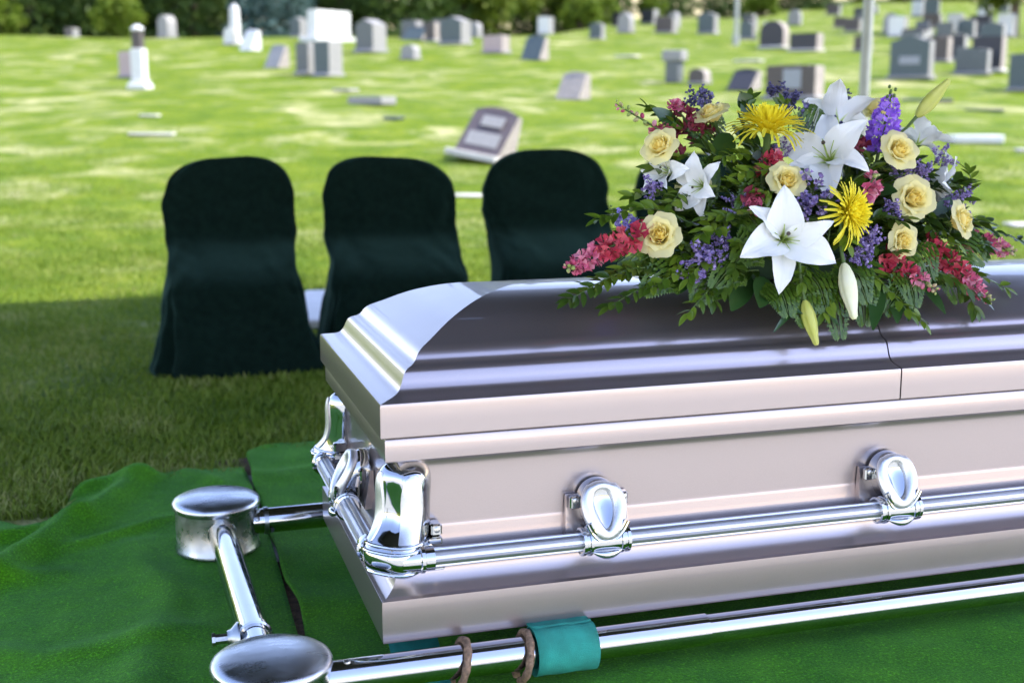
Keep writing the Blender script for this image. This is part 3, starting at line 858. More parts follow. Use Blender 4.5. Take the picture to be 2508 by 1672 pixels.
def slant(root, w, h, d, mat, side='rough', foot=True, panels=(), back=.35, domed=0):
    """wedge marker whose face leans back"""
    if foot:
        m = MB(); m.box((0, -d*.12, .03), (w*1.15, d*1.45, .08), None, .01); rough_edges(m, .006); m.build('footing', GR['conc'], root, 40)
    m = MB(); N = 10; z0 = .065 if foot else .0; yt = d/2 - d*back
    F = []
    front = []; 
    top = [(-w/2+w*i/N, h - domed*(((i/N)*2-1)**2)) for i in range(N+1)]
    lf = [(-w/2, -d/2, z0)] + [(px, yt-d*back*.0, pz) for px, pz in top] + [(w/2, -d/2, z0)]
    n = len(lf); m.add(lf, [tuple(range(n))], None, 0)
    lb = [(-w/2, d/2, z0)] + [(px, d/2, pz*.97) for px, pz in top] + [(w/2, d/2, z0)]
    m.add(lb, [tuple(range(n))[::-1]], None, 1)
    rows = []
    for j in range(7):
        row = []
        for i in range(n):
            a, b = Vector(lf[i]), Vector(lb[i]); p = a.lerp(b, j/6)
            if 0 < j < 6:
                nv = noise.noise(p*11 + Vector((root.location.x, 0, 0))); p.x *= 1+.05*nv; p.z += .012*nv*(p.z > z0+.05)
            row.append(p)
        rows.append(row)
    m.grid(rows, False, None, 1, True)
    t = m.build('tablet', [GR[mat], GR[side]], root, 30)
    for (f0, pz0, pz1, pw) in panels:
        k = MB()
        def fp(x, f, o): # point on the leaning face
            a = Vector((0, -d/2, z0)); b = Vector((0, yt, h)); nrm = Vector((0, -(h-z0), (yt+d/2))).normalized()
            p = a.lerp(b, f) + nrm*o; return (x, p.y, p.z)
        vs = []
        for o in (-.004, .006):
            vs += [fp(-pw/2+f0, pz0, o), fp(pw/2+f0, pz0, o), fp(pw/2+f0, pz1, o), fp(-pw/2+f0, pz1, o)]
        k.add(vs, [(4, 5, 6, 7), (0, 1, 5, 4), (1, 2, 6, 5), (2, 3, 7, 6), (3, 0, 4, 7)])
        k.build('inscription_panel', GR['pale'], t, 30)
    return t

# the leaning wedge in the middle distance
o = stone('slant_headstone', 3.74, 12.68, 'brown leaning wedge headstone with two pale panels above the third chair', 'headstone', R(-44))
o.rotation_euler = (R(-7), R(9), R(-44))
slant(o, .60, .66, .46, 'mauve', 'rough', True, ((0, .16, .44, .44), (.02, .58, .80, .30)), .22, .07)
# white column with dark urn
o = stone('column_monument', -.12, 23.16, 'slim white column monument with a dark upper block at far left', 'monument', R(-25))
m = MB(); m.box((0, 0, .05), (.38, .38, .10), None, .012); m.box((0, 0, .13), (.30, .30, .08), None, .01); m.build('plinth', GR['white'], o)
m = MB(); m.box((0, 0, .46), (.24, .24, .60), None, .012); m.build('shaft', GR['white'], o)
m = MB(); m.box((0, 0, .93), (.19, .19, .35), None, .02); m.build('upper_block', GR['brown'], o)
m = MB(); m.lathe([(.11, 1.09), (.125, 1.11), (.12, 1.14), (.07, 1.18), (.03, 1.2), (0, 1.205)], 16); m.build('cap', GR['white'], o)
T = [
 ('headstone', -.26, 26.51, .55, .58, .2, 'pink', 'flat', 'pale pink headstone just behind the white column monument'),
 ('headstone', 2.61, 35.9, .42, .51, .14, 'white', 'round', 'small white headstone left of the tall white obelisk'),
 ('headstone', 3.50, 26.15, .38, .70, .38, 'grey', 'flat', 'left one of two narrow pale pillar stones below the white monument'),
 ('headstone', 3.83, 25.40, .44, .75, .42, 'teal', 'flat', 'right one of two narrow pale pillar stones below the white monument'),
 ('headstone', 6.01, 31.98, .62, .88, .55, 'grey', 'peak', 'grey brown block headstone right of the white monument'),
 ('headstone', 6.41, 28.87, .42, .36, .25, 'pale', 'round', 'small low grey headstone right of the two pillar stones'),
 ('headstone', 9.26, 38.52, .40, .62, .25, 'brown', 'flat', 'narrow brown headstone left of the tall grey stone on the crest'),
 ('headstone', 9.40, 35.99, .80, .84, .50, 'teal', 'peak', 'tall blue grey headstone with a peaked top on the crest'),
 ('headstone', 8.91, 29.85, .62, .46, .35, 'pink', 'flat', 'pinkish low headstone right of the tall blue grey stone'),
 ('headstone', 10.84, 21.63, .36, .31, .3, 'brown', 'round', 'small dark stone beside the flat topped pedestal stone'),
 ('headstone', 11.05, 18.14, .92, .60, .42, 'brown', 'flat', 'wide brown headstone with a pale blue panel right behind the flowers'),
 ('headstone', 17.98, 31.68, .74, .80, .4, 'dark', 'round', 'large dark headstone with a rounded top near the thin lamp post'),
 ('headstone', 18.15, 30.11, .80, .50, .5, 'dark', 'flat', 'dark wide headstone with a lit brown side right of the round topped one'),
 ('headstone', 19.36, 29.12, .42, .43, .35, 'brown', 'flat', 'small brown headstone close behind the tent pole'),
 ('headstone', 14.93, 20.32, .80, .86, .30, 'teal', 'serp', 'large blue grey headstone with a curved top right of the tent pole'),
 ('headstone', 18.38, 24.28, .52, .60, .35, 'brown', 'flat', 'brown square headstone behind the large curved one'),
 ('headstone', 16.71, 20.74, .66, .58, .28, 'grey', 'slope', 'grey low headstone with sloping top in front of a dark tall stone'),
 ('headstone', 17.45, 21.2, .62, .76, .40, 'dark', 'flat', 'dark tall headstone behind the grey sloping one near the right edge'),
 ('headstone', 15.85, 17.95, .60, .70, .35, 'teal', 'flat', 'blue grey headstone cut by the right edge of the picture'),
]
for name, x, y, w, h, d, mt, top, lb in T:
    o = stone(name, x, y, lb, 'headstone')
    pn = ()
    if 'panel' in lb: pn = ((.03, .30, .34, .34),)
    if 'curved top right' in lb: pn = ((0, .30, .42, .16),)
    tablet(o, w, h, d, mt, top, True, 'pale' if mt != 'dark' else 'conc', 'pale' if mt in ('white', 'teal', 'pale', 'grey') else 'rough', pn)  # pale sides beside darker fronts paint sun and shade into the stone
for x, y, w, h, d, mt, lb in ((2.97, 33.86, .46, .58, .4, 'white', 'white leaning wedge headstone right of the tall white obelisk'), (3.08, 28.56, .46, .55, .4, 'pale', 'small pale leaning headstone left of the two pillar stones'),
     (8.98, 39.70, .85, .45, .5, 'teal', 'blue dark leaning marker on the crest left of the narrow brown stone'), (9.24, 27.64, .56, .60, .42, 'teal', 'blue grey leaning headstone in the middle distance, light right side'),
     (7.36, 19.59, .50, .50, .42, 'rough', 'pale rough sided leaning headstone between the third chair and the flowers'), (11.07, 20.13, .50, .42, .55, 'dark', 'dark leaning headstone with a light rough side above the flowers')):
    o = stone('slant_headstone', x, y, lb, 'headstone'); slant(o, w, h, d, mt, 'rough' if mt != 'white' else 'white', False, (), .3, .05)
# obelisk
o = stone('obelisk', 2.82, 36.76, 'tall white obelisk standing before the dark trees', 'obelisk', R(-40))
m = MB(); m.box((0, 0, .05), (.36, .36, .12), None, .015); m.build('plinth', GR['white'], o)
m = MB(); P = [[(s*w_, t*w_, z) for s, t in ((-1, -1), (1, -1), (1, 1), (-1, 1))] for z, w_ in ((.10, .12), (1.02, .10), (1.16, .01))]
m.grid(P, True); m.build('shaft', GR['white'], o, 30)
# large white monument
o = stone('white_monument', 5.98, 39.03, 'large bright white rectangular monument on a wide step before the trees', 'monument', R(35))
m = MB(); m.box((0, 0, .04), (1.9, .8, .16), None, .01); m.build('step', GR['white'], o)
m = MB(); m.box((0, 0, .53), (1.52, .42, .84), None, .012); m.build('block', GR['white'], o)
# pedestal stone with a slab on top
o = stone('pedestal_stone', 10.49, 22.11, 'narrow pedestal stone carrying a wider pale slab on top', 'headstone')
m = MB(); m.box((0, 0, .22), (.30, .26, .44), None, .012); m.build('pedestal', GR['grey'], o)
m = MB(); m.box((0, 0, .55), (.46, .30, .22), None, .02); m.build('slab', GR['pale'], o)
# flat ledgers in the grass
for x, y, w, d, h, rz, mt, lb in ((3.49, 18.6, .72, .40, .13, -50, 'pale', 'raised pale ledger slab lying in the grass above the second chair'), (3.50, 21.22, .40, .30, .05, -50, 'pale', 'small pale flat marker beyond the raised ledger slab'),
     (-.08, 15.73, .60, .25, .04, -14, 'conc', 'thin pale flat marker in the grass above the first chair'), (3.42, 16.49, .26, .2, .05, -50, 'teal', 'small dark flat marker right of the raised ledger slab'),
     (-.06, 17.77, .28, .2, .035, -20, 'conc', 'tiny pale flat marker below the white column monument'), (9.95, 11.58, .62, .36, .10, -20, 'white', 'white flat ledger slab in the grass right of the flowers'),
     (10.1, 10.75, .3, .2, .04, -20, 'conc', 'small pale flat marker near the right edge beyond the white slab'), (11.97, 28.36, .6, .35, .05, -50, 'conc', 'pale flat marker in the lawn left of the pedestal stone'),
     (14.19, 25.95, .66, .4, .05, -50, 'conc', 'pale flat marker in the lawn below the round topped stone'), (6.78, 6.66, .3, .25, .03, -15, 'conc', 'pale flat marker at the right edge close behind the casket'),
     (13.05, 17.04, .85, .4, .04, -35, 'grey', 'long grey flat marker right of the tent pole'), (13.0, 15.43, .6, .35, .035, -35, 'grey', 'grey flat marker beyond the lily bud'), (2.95, 10.2, .55, .3, .02, -30, 'conc', 'pale flat marker showing between the second and third chairs'),
     (.54, 4.40, .20, 1.02, .05, -8, 'white', 'white stone slab showing between the first and second chairs')):
    o = MB(); o.box((0, 0, h/2), (w, d, h), None, .01); rough_edges(o, .004)
    o = o.build('flat_marker', GR[mt], None, 40); o.location = (x, y, float(terr(x, y))-.005); o.rotation_euler = (0, 0, R(rz)); tag(o, lb, 'grave marker')
# far rows, each too small to show more than its block
protos = []
for mt, top, w, h in (('grey', 'flat', .5, .5), ('pale', 'round', .45, .6), ('dark', 'flat', .55, .5), ('teal', 'serp', .55, .65), ('brown', 'slope', .6, .45), ('white', 'flat', .4, .55)):
    o = stone('headstone', 0, 0, 'x', 'headstone'); tablet(o, w, h, .3, mt, top, True, 'pale', 'pale'); protos.append(o)  # same pale, sunlit-looking side colour on the far stones
rnd = random.Random(5); used = set(); spots = []
for k in range(24):                                   # rows that climb to the right
    u = rnd.choice((41, 44, 47, 50, 53)) + rnd.uniform(-.6, .6); v = u*(rnd.uniform(.065, .40)); spots.append((u, v, 'far rows right'))
for k in range(12):
    u = rnd.uniform(56, 78); v = u*rnd.uniform(.22, .43); spots.append((u, v, 'far rows right'))
for k in range(8):
    u = rnd.uniform(43, 46.5); v = u*rnd.uniform(-.38, .06); spots.append((u, v, 'crest left'))
for k in range(7):
    u = rnd.uniform(31, 37); v = u*rnd.uniform(.30, .42); spots.append((u, v, 'far rows right'))
for i, (u, v, g) in enumerate(spots):
    P = C2 + u*FH + v*RT; pr = protos[i % 6]
    o = pr if pr not in used else copy_tree(pr); used.add(pr)
    o.location = (P[0], P[1], float(terr(P[0], P[1]))-.02); o.rotation_euler = (0, 0, PHI+rnd.uniform(-.15, .15)); s = rnd.uniform(.8, 1.3); o.scale = (s, s, s*rnd.uniform(.9, 1.2))
    if g == 'crest left': tag(o, 'tiny far headstone along the crest before the dark trees on the left', 'headstone', 'tiny headstones along the left crest')
    else: tag(o, 'tiny far headstone in the crowded rows climbing the slope on the right', 'headstone', 'tiny headstones in the far right rows')

# lamp post far behind
o = stone('lamp_post', 17.67, 33.53, 'thin pale grey lamp post far behind the flowers', 'lamp post', 0)
m = MB(); m.tube([(0, 0, 0), (0, 0, .3), (0, 0, .32), (0, 0, 5.2)], [.11, .11, .07, .05], 14); m.build('post', POLEM, o)
m = MB(); m.tube([(0, 0, 5.15), (0, 0, 5.22), (0, 0, 5.5), (0, 0, 5.55)], [.08, .16, .20, .05], 14); m.build('lantern', GR['conc'], o)

# ================================================================ trees
BARK = simple('bark', (.10, .075, .055), .9, 0, .4, 8, .8, 14)
def leaf_cloud(name, mat, pts, size, parent, seed, flat=.5):
    rg = np.random.default_rng(seed); n = len(pts)
    a = rg.normal(size=(n, 3)); a /= np.linalg.norm(a, axis=1)[:, None]
    b = rg.normal(size=(n, 3)); b -= a*(a*b).sum(1)[:, None]; b /= np.linalg.norm(b, axis=1)[:, None]
    s = size*(.6+.8*rg.random(n))[:, None]; a = a*s; b = b*s*flat
    V = np.stack([pts-a, pts-b*.9, pts+a, pts+b*.9], 1).reshape(-1, 3)
    i = np.arange(n)*4
    return np_mesh(name, V, np.stack([i, i+1, i+2, i+3], -1), mat, parent)
def conifer_pts(h, r, n, seed, z0=.2):
    rg = np.random.default_rng(seed); t = rg.random(n)**1.3; z = z0 + (h-z0)*t
    tier = .72+.28*np.abs(np.sin(z*3.1)); rad = r*(1-t)**.85*tier
    arm = rg.integers(0, 11, n)*2*PI/11 + np.floor(z*1.2)*.7 + rg.normal(0, .16, n)
    q = rad*rg.random(n)**.45
    return np.stack([q*np.cos(arm), q*np.sin(arm), z - .18*q + rg.normal(0, .06, n)], -1)
def broad_pts(h, r, n, seed, z0=.5):
    rg = np.random.default_rng(seed); K = 46
    c = rg.normal(size=(K, 3)); c /= np.linalg.norm(c, axis=1)[:, None]; c *= rg.random(K)[:, None]**.4
    c = c*np.array([r, r, (h-z0)/2]) + np.array([0, 0, (h+z0)/2])
    k = rg.integers(0, K, n); d = rg.normal(size=(n, 3)); d /= np.linalg.norm(d, axis=1)[:, None]
    return c[k] + d*(rg.random(n)**.5)[:, None]*r*.30
LF = dict(dark=leafy('dark_needles', [(.028, .055, .010), (.05, .09, .016), (.09, .14, .025)], .6, .2, .8, .15), mid=leafy('mid_leaves', [(.06, .10, .012), (.11, .16, .018), (.19, .23, .025)], .6, .2, .8, .3),
          lime=leafy('lime_leaves', [(.08, .14, .012), (.14, .21, .02), (.2, .26, .04)], .6, .2, .8, .35), blue=leafy('blue_needles', [(.035, .075, .065), (.06, .11, .10), (.10, .16, .15)], .6, .2, .8, .15))
def tree(kind, seed):
    nm, lf = {'conifer': ('conifer_tree', 'dark'), 'broad': ('broadleaf_tree', 'mid'), 'lime': ('lime_shrub', 'lime'), 'spruce': ('blue_spruce', 'blue')}[kind]
    o = empty(nm); m = MB()
    if kind in ('conifer', 'spruce'):
        h, r = (9, 2.3) if kind == 'conifer' else (7, 2.0)
        m.tube([(0, 0, -.2), (0, 0, .4), (.05, 0, h*.5), (0, 0, h*.96)], [.24, .18, .10, .015], 9)
        for k in range(26):
            z = .5+h*.8*k/26; a = k*2.4; q = r*(1-z/h)*.8; m.tube([(0, 0, z), (q*math.cos(a)*.5, q*math.sin(a)*.5, z-.02), (q*math.cos(a), q*math.sin(a), z-.15)], [.04, .025, .008], 5)
        m.build('trunk', BARK, o); leaf_cloud('crown', LF[lf], conifer_pts(h, r, 8500, seed), .17, o, seed, .32)
    elif kind == 'broad':
        m.tube([(0, 0, -.2), (.03, 0, .5), (.1, .05, 1.8), (0, .1, 5)], [.26, .2, .15, .05], 9)
        for k in range(9):
            a = k*2.4; m.tube([(.06, .03, 1.2+k*.3), (.9*math.cos(a), .9*math.sin(a), 2.2+k*.35), (1.8*math.cos(a), 1.8*math.sin(a), 3+k*.4)], [.09, .05, .015], 6)
        m.build('trunk', BARK, o); leaf_cloud('crown', LF[lf], broad_pts(7.5, 2.5, 8500, seed, .3), .15, o, seed, .6)
    else:
        for k in range(6):
            a = k*1.05; m.tube([(0, 0, -.1), (.25*math.cos(a), .25*math.sin(a), .5), (.5*math.cos(a), .5*math.sin(a), 1.1)], [.04, .03, .008], 6)
        m.build('trunk', BARK, o); leaf_cloud('crown', LF[lf], broad_pts(1.7, .9, 3500, seed, .05), .09, o, seed, .6)
    return o
tp = {}
cnt = {}
WORDS = {'conifer': 'dark green conifer', 'broad': 'leafy broad tree', 'lime': 'bright lime green shrub', 'spruce': 'pale blue green spruce'}
TR = [('conifer', 20, 52, 1.0), ('conifer', 128, 50, 1.05), ('conifer', 205, 53, 1.1), ('broad', 255, 57, 1.1), ('conifer', 300, 50, 1.0), ('conifer', 385, 52, 1.1), ('broad', 440, 55, 1.1), ('conifer', 480, 50, .95), ('broad', 560, 56, 1.1), ('spruce', 650, 48, 1.0),
      ('broad', 735, 58, 1.1), ('conifer', 800, 52, 1.0), ('broad', 870, 55, 1.15), ('conifer', 940, 51, 1.1), ('conifer', 1010, 53, 1.0), ('broad', 1075, 53, 1.1), ('broad', 1140, 57, 1.0), ('conifer', 1225, 60, 1.0), ('broad', 1300, 60, 1.0), ('conifer', 1385, 64, .8),
      ('conifer', 1525, 64, .72), ('conifer', 1640, 68, .75), ('broad', 1745, 72, .8), ('conifer', 1820, 72, .9), ('broad', 1930, 84, .9), ('broad', 2030, 88, 1.0), ('conifer', 2090, 92, 1.1), ('broad', 2170, 94, 1.0), ('broad', 2350, 92, 1.1), ('lime', 315, 47, 1.0), ('lime', 1330, 50, .9), ('lime', 1370, 51, .8), ('lime', 60, 48, .9), ('lime', 1720, 66, 1.0), ('lime', 1480, 60, .7)]
rnd = random.Random(3); nth = {}; ORD = 'first second third fourth fifth sixth seventh eighth ninth tenth'.split()
TR.sort(key=lambda q: q[1])
for i, (kind, px, u, s) in enumerate(TR):
    v = (px-1176)/2852.6*u*1.02
    P = C2 + u*FH + v*RT
    key = (kind, i % 2)
    if key not in tp: tp[key] = tree(kind, 20+i); o = tp[key]
    else: o = copy_tree(tp[key])
    o.location = (P[0], P[1], float(terr(P[0], P[1]))-.05); o.rotation_euler = (0, 0, rnd.random()*6); o.scale = (s, s, s*rnd.uniform(.92, 1.1))
    side = 'left' if px < 820 else ('middle' if px < 1460 else 'right')
    nth[(kind, side)] = nth.get((kind, side), 0) + 1
    tag(o, '%s %s from the left in the %s part of the tree belt' % (ORD[nth[(kind, side)]-1], WORDS[kind], side), 'shrub' if kind == 'lime' else 'tree', '%ss in the tree belt' % WORDS[kind])
tp0 = None
# one tree standing among the graves on the right
o = empty('lawn_tree', (0, 0, 0)); m = MB()
m.tube([(0, 0, -.2), (.02, 0, .5), (.05, .02, 1.6), (0, .1, 3.6)], [.22, .17, .14, .05], 10)
for k in range(9):
    a = k*2.4; m.tube([(.04, .02, 1.3+k*.2), (1.0*math.cos(a), 1.0*math.sin(a), 1.9+k*.25), (2.0*math.cos(a), 2.0*math.sin(a), 2.3+k*.3)], [.08, .05, .012], 6)
m.build('trunk', BARK, o); leaf_cloud('crown', LF['mid'], broad_pts(5.6, 2.6, 9000, 77, 1.35), .14, o, 77, .6)
P = C2 + 44*FH + 44*(2272-1176)/2852*1.02*RT; o.location = (P[0], P[1], float(terr(*P))-.05)
tag(o, 'single tree with a bare lower trunk among the graves at far right', 'tree')

# ================================================================ casket spray
FLOWERS=[('rose',(0.608,0.220,0.866),(-0.727,-0.485,0.486),1.00),('rose',(0.559,0.100,0.704),(-0.585,-0.747,0.316),1.00),('rose',(0.835,0.120,0.801),(-0.148,-0.837,0.526),0.98),('rose',(1.117,0.170,0.854),(-0.003,-0.882,0.471),0.98),('rose',(1.151,0.160,0.756),(-0.088,-0.957,0.277),1.12),('rose',(1.092,0.100,0.677),(0.059,-0.990,0.126),0.95),('rose',(1.263,0.150,0.710),(0.503,-0.780,0.371),1.00),('rose',(0.745,0.280,0.930),(-0.463,-0.120,0.878),0.90),('rose',(1.227,0.420,0.939),(0.282,0.543,0.791),0.90),('rose',(0.671,0.200,0.784),(-0.656,-0.654,0.377),0.80),('lily',(0.778,0.030,0.694),(-0.283,-0.930,0.235),1.00),('lily',(0.978,0.200,0.828),(-0.631,-0.502,0.591),1.05),('lily',(0.687,0.170,0.788),(-0.927,-0.376,0.014),0.66),('lily',(1.089,0.360,0.900),(0.319,0.692,0.648),0.90),('lily',(1.271,0.300,0.773),(0.915,-0.403,-0.034),0.90),('lily',(1.304,0.380,0.855),(0.720,0.239,0.652),0.72),('lily',(0.637,0.220,0.810),(-0.876,-0.322,0.359),0.60),('bud',(1.258,0.320,0.920),(0.632,-0.154,0.760),1.00),('bud',(0.927,0.050,0.642),(-0.011,-0.431,-0.902),1.08),('bud2',(0.833,0.030,0.577),(0.095,-0.412,-0.906),0.86),('mum',(0.834,0.200,0.895),(0.013,-0.128,0.992),1.30),('mum',(0.934,0.060,0.740),(0.538,-0.814,0.220),1.05),('stock',(1.125,0.240,0.897),(0.081,-0.164,0.983),1.00),('stock',(0.525,0.180,0.718),(-0.744,-0.222,0.630),0.62)]
STATICE=[((0.761,0.340,0.942),1.10),((0.751,0.360,0.959),0.90),((1.007,0.420,0.960),0.90),((0.981,0.340,0.919),1.10),((1.116,0.400,0.960),0.80),((1.043,0.300,0.892),1.00),((0.883,0.100,0.775),1.20),((0.862,0.100,0.746),1.00),((0.646,0.080,0.662),1.20),((0.623,0.070,0.639),1.00),((0.695,0.100,0.695),0.80),((0.587,0.200,0.785),0.80),((0.672,0.080,0.673),0.80),((1.141,0.200,0.795),0.90),((1.188,0.200,0.807),0.90),((1.288,0.260,0.831),0.80),((0.990,0.080,0.663),1.00),((1.010,0.090,0.687),0.90),((1.293,0.220,0.735),1.00),((1.355,0.260,0.750),0.80),((0.976,0.440,0.979),0.70),((0.737,0.140,0.754),0.70),((1.090,0.140,0.737),0.80),((0.960,0.070,0.652),0.70),((0.876,0.220,0.859),0.70)]
SNAPS=[((0.581,0.140,0.707),(0.366,0.080,0.631),0.250),((1.181,0.160,0.661),(1.281,0.060,0.530),0.350),((1.052,0.120,0.643),(1.142,0.050,0.560),0.450),((1.328,0.260,0.665),(1.444,0.200,0.610),0.350),((0.686,0.300,0.867),(0.547,0.300,0.927),0.750),((0.745,0.300,0.867),(0.724,0.300,0.915),0.100),((0.724,0.320,0.893),(0.683,0.330,0.942),0.100),((0.834,0.200,0.791),(0.846,0.200,0.843),0.000),((1.017,0.140,0.774),(1.033,0.120,0.788),0.300),((0.768,0.130,0.771),(0.768,0.100,0.731),0.500),((1.071,0.240,0.848),(1.060,0.240,0.857),0.000)]
LEAFY=[((0.602,0.100,0.611),(0.440,0.050,0.580)),((0.556,0.120,0.618),(0.405,0.070,0.615)),((0.665,0.080,0.611),(0.594,0.040,0.562)),((0.679,0.240,0.809),(0.595,0.220,0.820)),((0.959,0.080,0.607),(0.874,0.030,0.550)),((1.082,0.100,0.600),(1.107,0.040,0.519)),((1.235,0.140,0.588),(1.259,0.080,0.532)),((0.664,0.160,0.712),(0.544,0.140,0.750)),((1.204,0.200,0.730),(1.266,0.160,0.658)),((0.768,0.100,0.629),(0.669,0.050,0.606)),((1.010,0.360,0.891),(0.977,0.400,0.946)),((1.098,0.240,0.820),(1.128,0.220,0.812)),((0.748,0.220,0.774),(0.634,0.180,0.770)),((0.739,0.140,0.694),(0.601,0.100,0.661)),((0.692,0.140,0.679),(0.579,0.090,0.638)),((0.864,0.220,0.789),(0.813,0.240,0.868)),((0.767,0.180,0.750),(0.726,0.140,0.796)),((0.767,0.120,0.678),(0.781,0.100,0.756)),((1.042,0.120,0.634),(1.065,0.080,0.656)),((0.727,0.260,0.824),(0.659,0.240,0.843)),((0.859,0.100,0.712),(0.847,0.060,0.682)),((1.008,0.120,0.706),(1.044,0.100,0.724)),((0.720,0.200,0.733),(0.459,0.160,0.730)),((0.691,0.220,0.749),(0.550,0.220,0.769)),((0.611,0.120,0.633),(0.353,0.030,0.599)),((0.583,0.140,0.648),(0.451,0.080,0.628)),((0.752,0.140,0.608),(0.600,0.100,0.686)),((1.276,0.250,0.668),(1.539,0.300,0.643)),((1.327,0.250,0.723),(1.371,0.280,0.801)),((0.776,0.300,0.822),(0.626,0.320,0.937)),((0.845,0.340,0.865),(0.872,0.360,0.960)),((0.832,0.120,0.711),(0.653,0.100,0.734)),((0.790,0.130,0.711),(0.662,0.080,0.711)),((1.128,0.140,0.620),(1.255,0.050,0.555)),((1.300,0.200,0.597),(1.386,0.150,0.562)),((1.020,0.100,0.620),(1.069,0.030,0.540)),((0.796,0.240,0.789),(0.706,0.260,0.868)),((0.922,0.200,0.789),(0.754,0.160,0.812)),((0.855,0.260,0.823),(0.735,0.200,0.844)),((0.919,0.100,0.676),(0.901,0.070,0.755)),((0.939,0.140,0.749),(0.942,0.060,0.679)),((0.720,0.120,0.680),(0.601,0.060,0.624)),((0.747,0.100,0.664),(0.690,0.040,0.640)),((0.684,0.120,0.647),(0.531,0.060,0.611)),((1.290,0.280,0.778),(1.356,0.280,0.777)),((1.053,0.160,0.719),(1.084,0.100,0.714)),((1.067,0.220,0.786),(1.074,0.220,0.839)),((0.833,0.160,0.742),(0.771,0.100,0.781)),((0.618,0.140,0.681),(0.520,0.100,0.655)),((0.700,0.200,0.776),(0.598,0.140,0.757)),((1.050,0.120,0.669),(1.005,0.060,0.608)),((1.216,0.200,0.711),(1.219,0.140,0.662)),((0.870,0.080,0.645),(0.824,0.030,0.611)),((0.747,0.140,0.728),(0.635,0.080,0.703)),((0.711,0.100,0.632),(0.657,0.060,0.580)),((0.805,0.100,0.645),(0.707,0.060,0.687)),((0.996,0.240,0.804),(0.942,0.240,0.867)),((0.968,0.100,0.674),(0.950,0.050,0.612))]
FERNS=[((0.834,0.080,0.604),(0.831,0.020,0.532)),((1.094,0.120,0.624),(1.092,0.050,0.553)),((0.675,0.100,0.625),(0.620,0.060,0.582)),((0.786,0.080,0.606),(0.793,0.020,0.555)),((1.208,0.150,0.625),(1.223,0.090,0.550)),((0.611,0.120,0.633),(0.518,0.070,0.602)),((0.564,0.140,0.683),(0.480,0.110,0.656)),((1.274,0.200,0.654),(1.334,0.160,0.619)),((0.976,0.300,0.865),(1.027,0.340,0.937)),((0.784,0.300,0.866),(0.714,0.300,0.902)),((0.903,0.100,0.607),(0.908,0.020,0.502)),((0.873,0.100,0.625),(0.883,0.030,0.549)),((1.169,0.140,0.627),(1.023,0.050,0.539)),((0.980,0.100,0.621),(0.967,0.030,0.524)),((0.729,0.100,0.648),(0.651,0.050,0.607)),((0.672,0.220,0.741),(0.736,0.240,0.834)),((0.766,0.100,0.681),(0.700,0.060,0.654)),((0.823,0.180,0.775),(0.736,0.120,0.747)),((1.125,0.140,0.665),(1.150,0.080,0.600)),((0.738,0.160,0.744),(0.764,0.100,0.714)),((0.950,0.100,0.640),(0.975,0.040,0.569))]
BROAD=[((0.619,0.140,0.647),(0.557,0.080,0.597),0.045),((0.647,0.140,0.646),(0.589,0.080,0.593),0.045),((0.760,0.120,0.619),(0.684,0.040,0.564),0.050),((0.787,0.100,0.612),(0.732,0.020,0.571),0.050),((0.740,0.120,0.628),(0.647,0.060,0.602),0.045),((0.815,0.080,0.596),(0.774,0.020,0.563),0.040),((1.042,0.100,0.601),(0.967,0.000,0.520),0.035),((1.085,0.120,0.597),(1.040,0.030,0.524),0.040),((1.116,0.120,0.596),(1.072,0.040,0.525),0.035),((1.161,0.140,0.591),(1.186,0.080,0.527),0.030),((0.894,0.100,0.590),(0.755,0.000,0.527),0.018),((0.843,0.080,0.603),(0.902,0.020,0.528),0.022),((0.748,0.060,0.585),(0.821,0.020,0.554),0.022),((0.793,0.280,0.885),(0.736,0.240,0.830),0.050),((0.825,0.260,0.805),(0.882,0.240,0.867),0.045),((1.151,0.140,0.592),(1.287,0.100,0.573),0.030),((0.711,0.160,0.710),(0.736,0.080,0.684),0.035),((0.921,0.200,0.816),(0.820,0.120,0.753),0.040),((1.065,0.200,0.769),(1.097,0.140,0.772),0.040),((1.242,0.220,0.690),(1.292,0.220,0.754),0.040),((1.103,0.320,0.891),(1.109,0.260,0.847),0.040),((0.823,0.300,0.893),(0.848,0.260,0.858),0.035),((0.646,0.140,0.680),(0.672,0.100,0.700),0.030),((0.695,0.320,0.893),(0.627,0.300,0.937),0.040),((0.872,0.360,0.937),(0.851,0.360,0.969),0.040)]

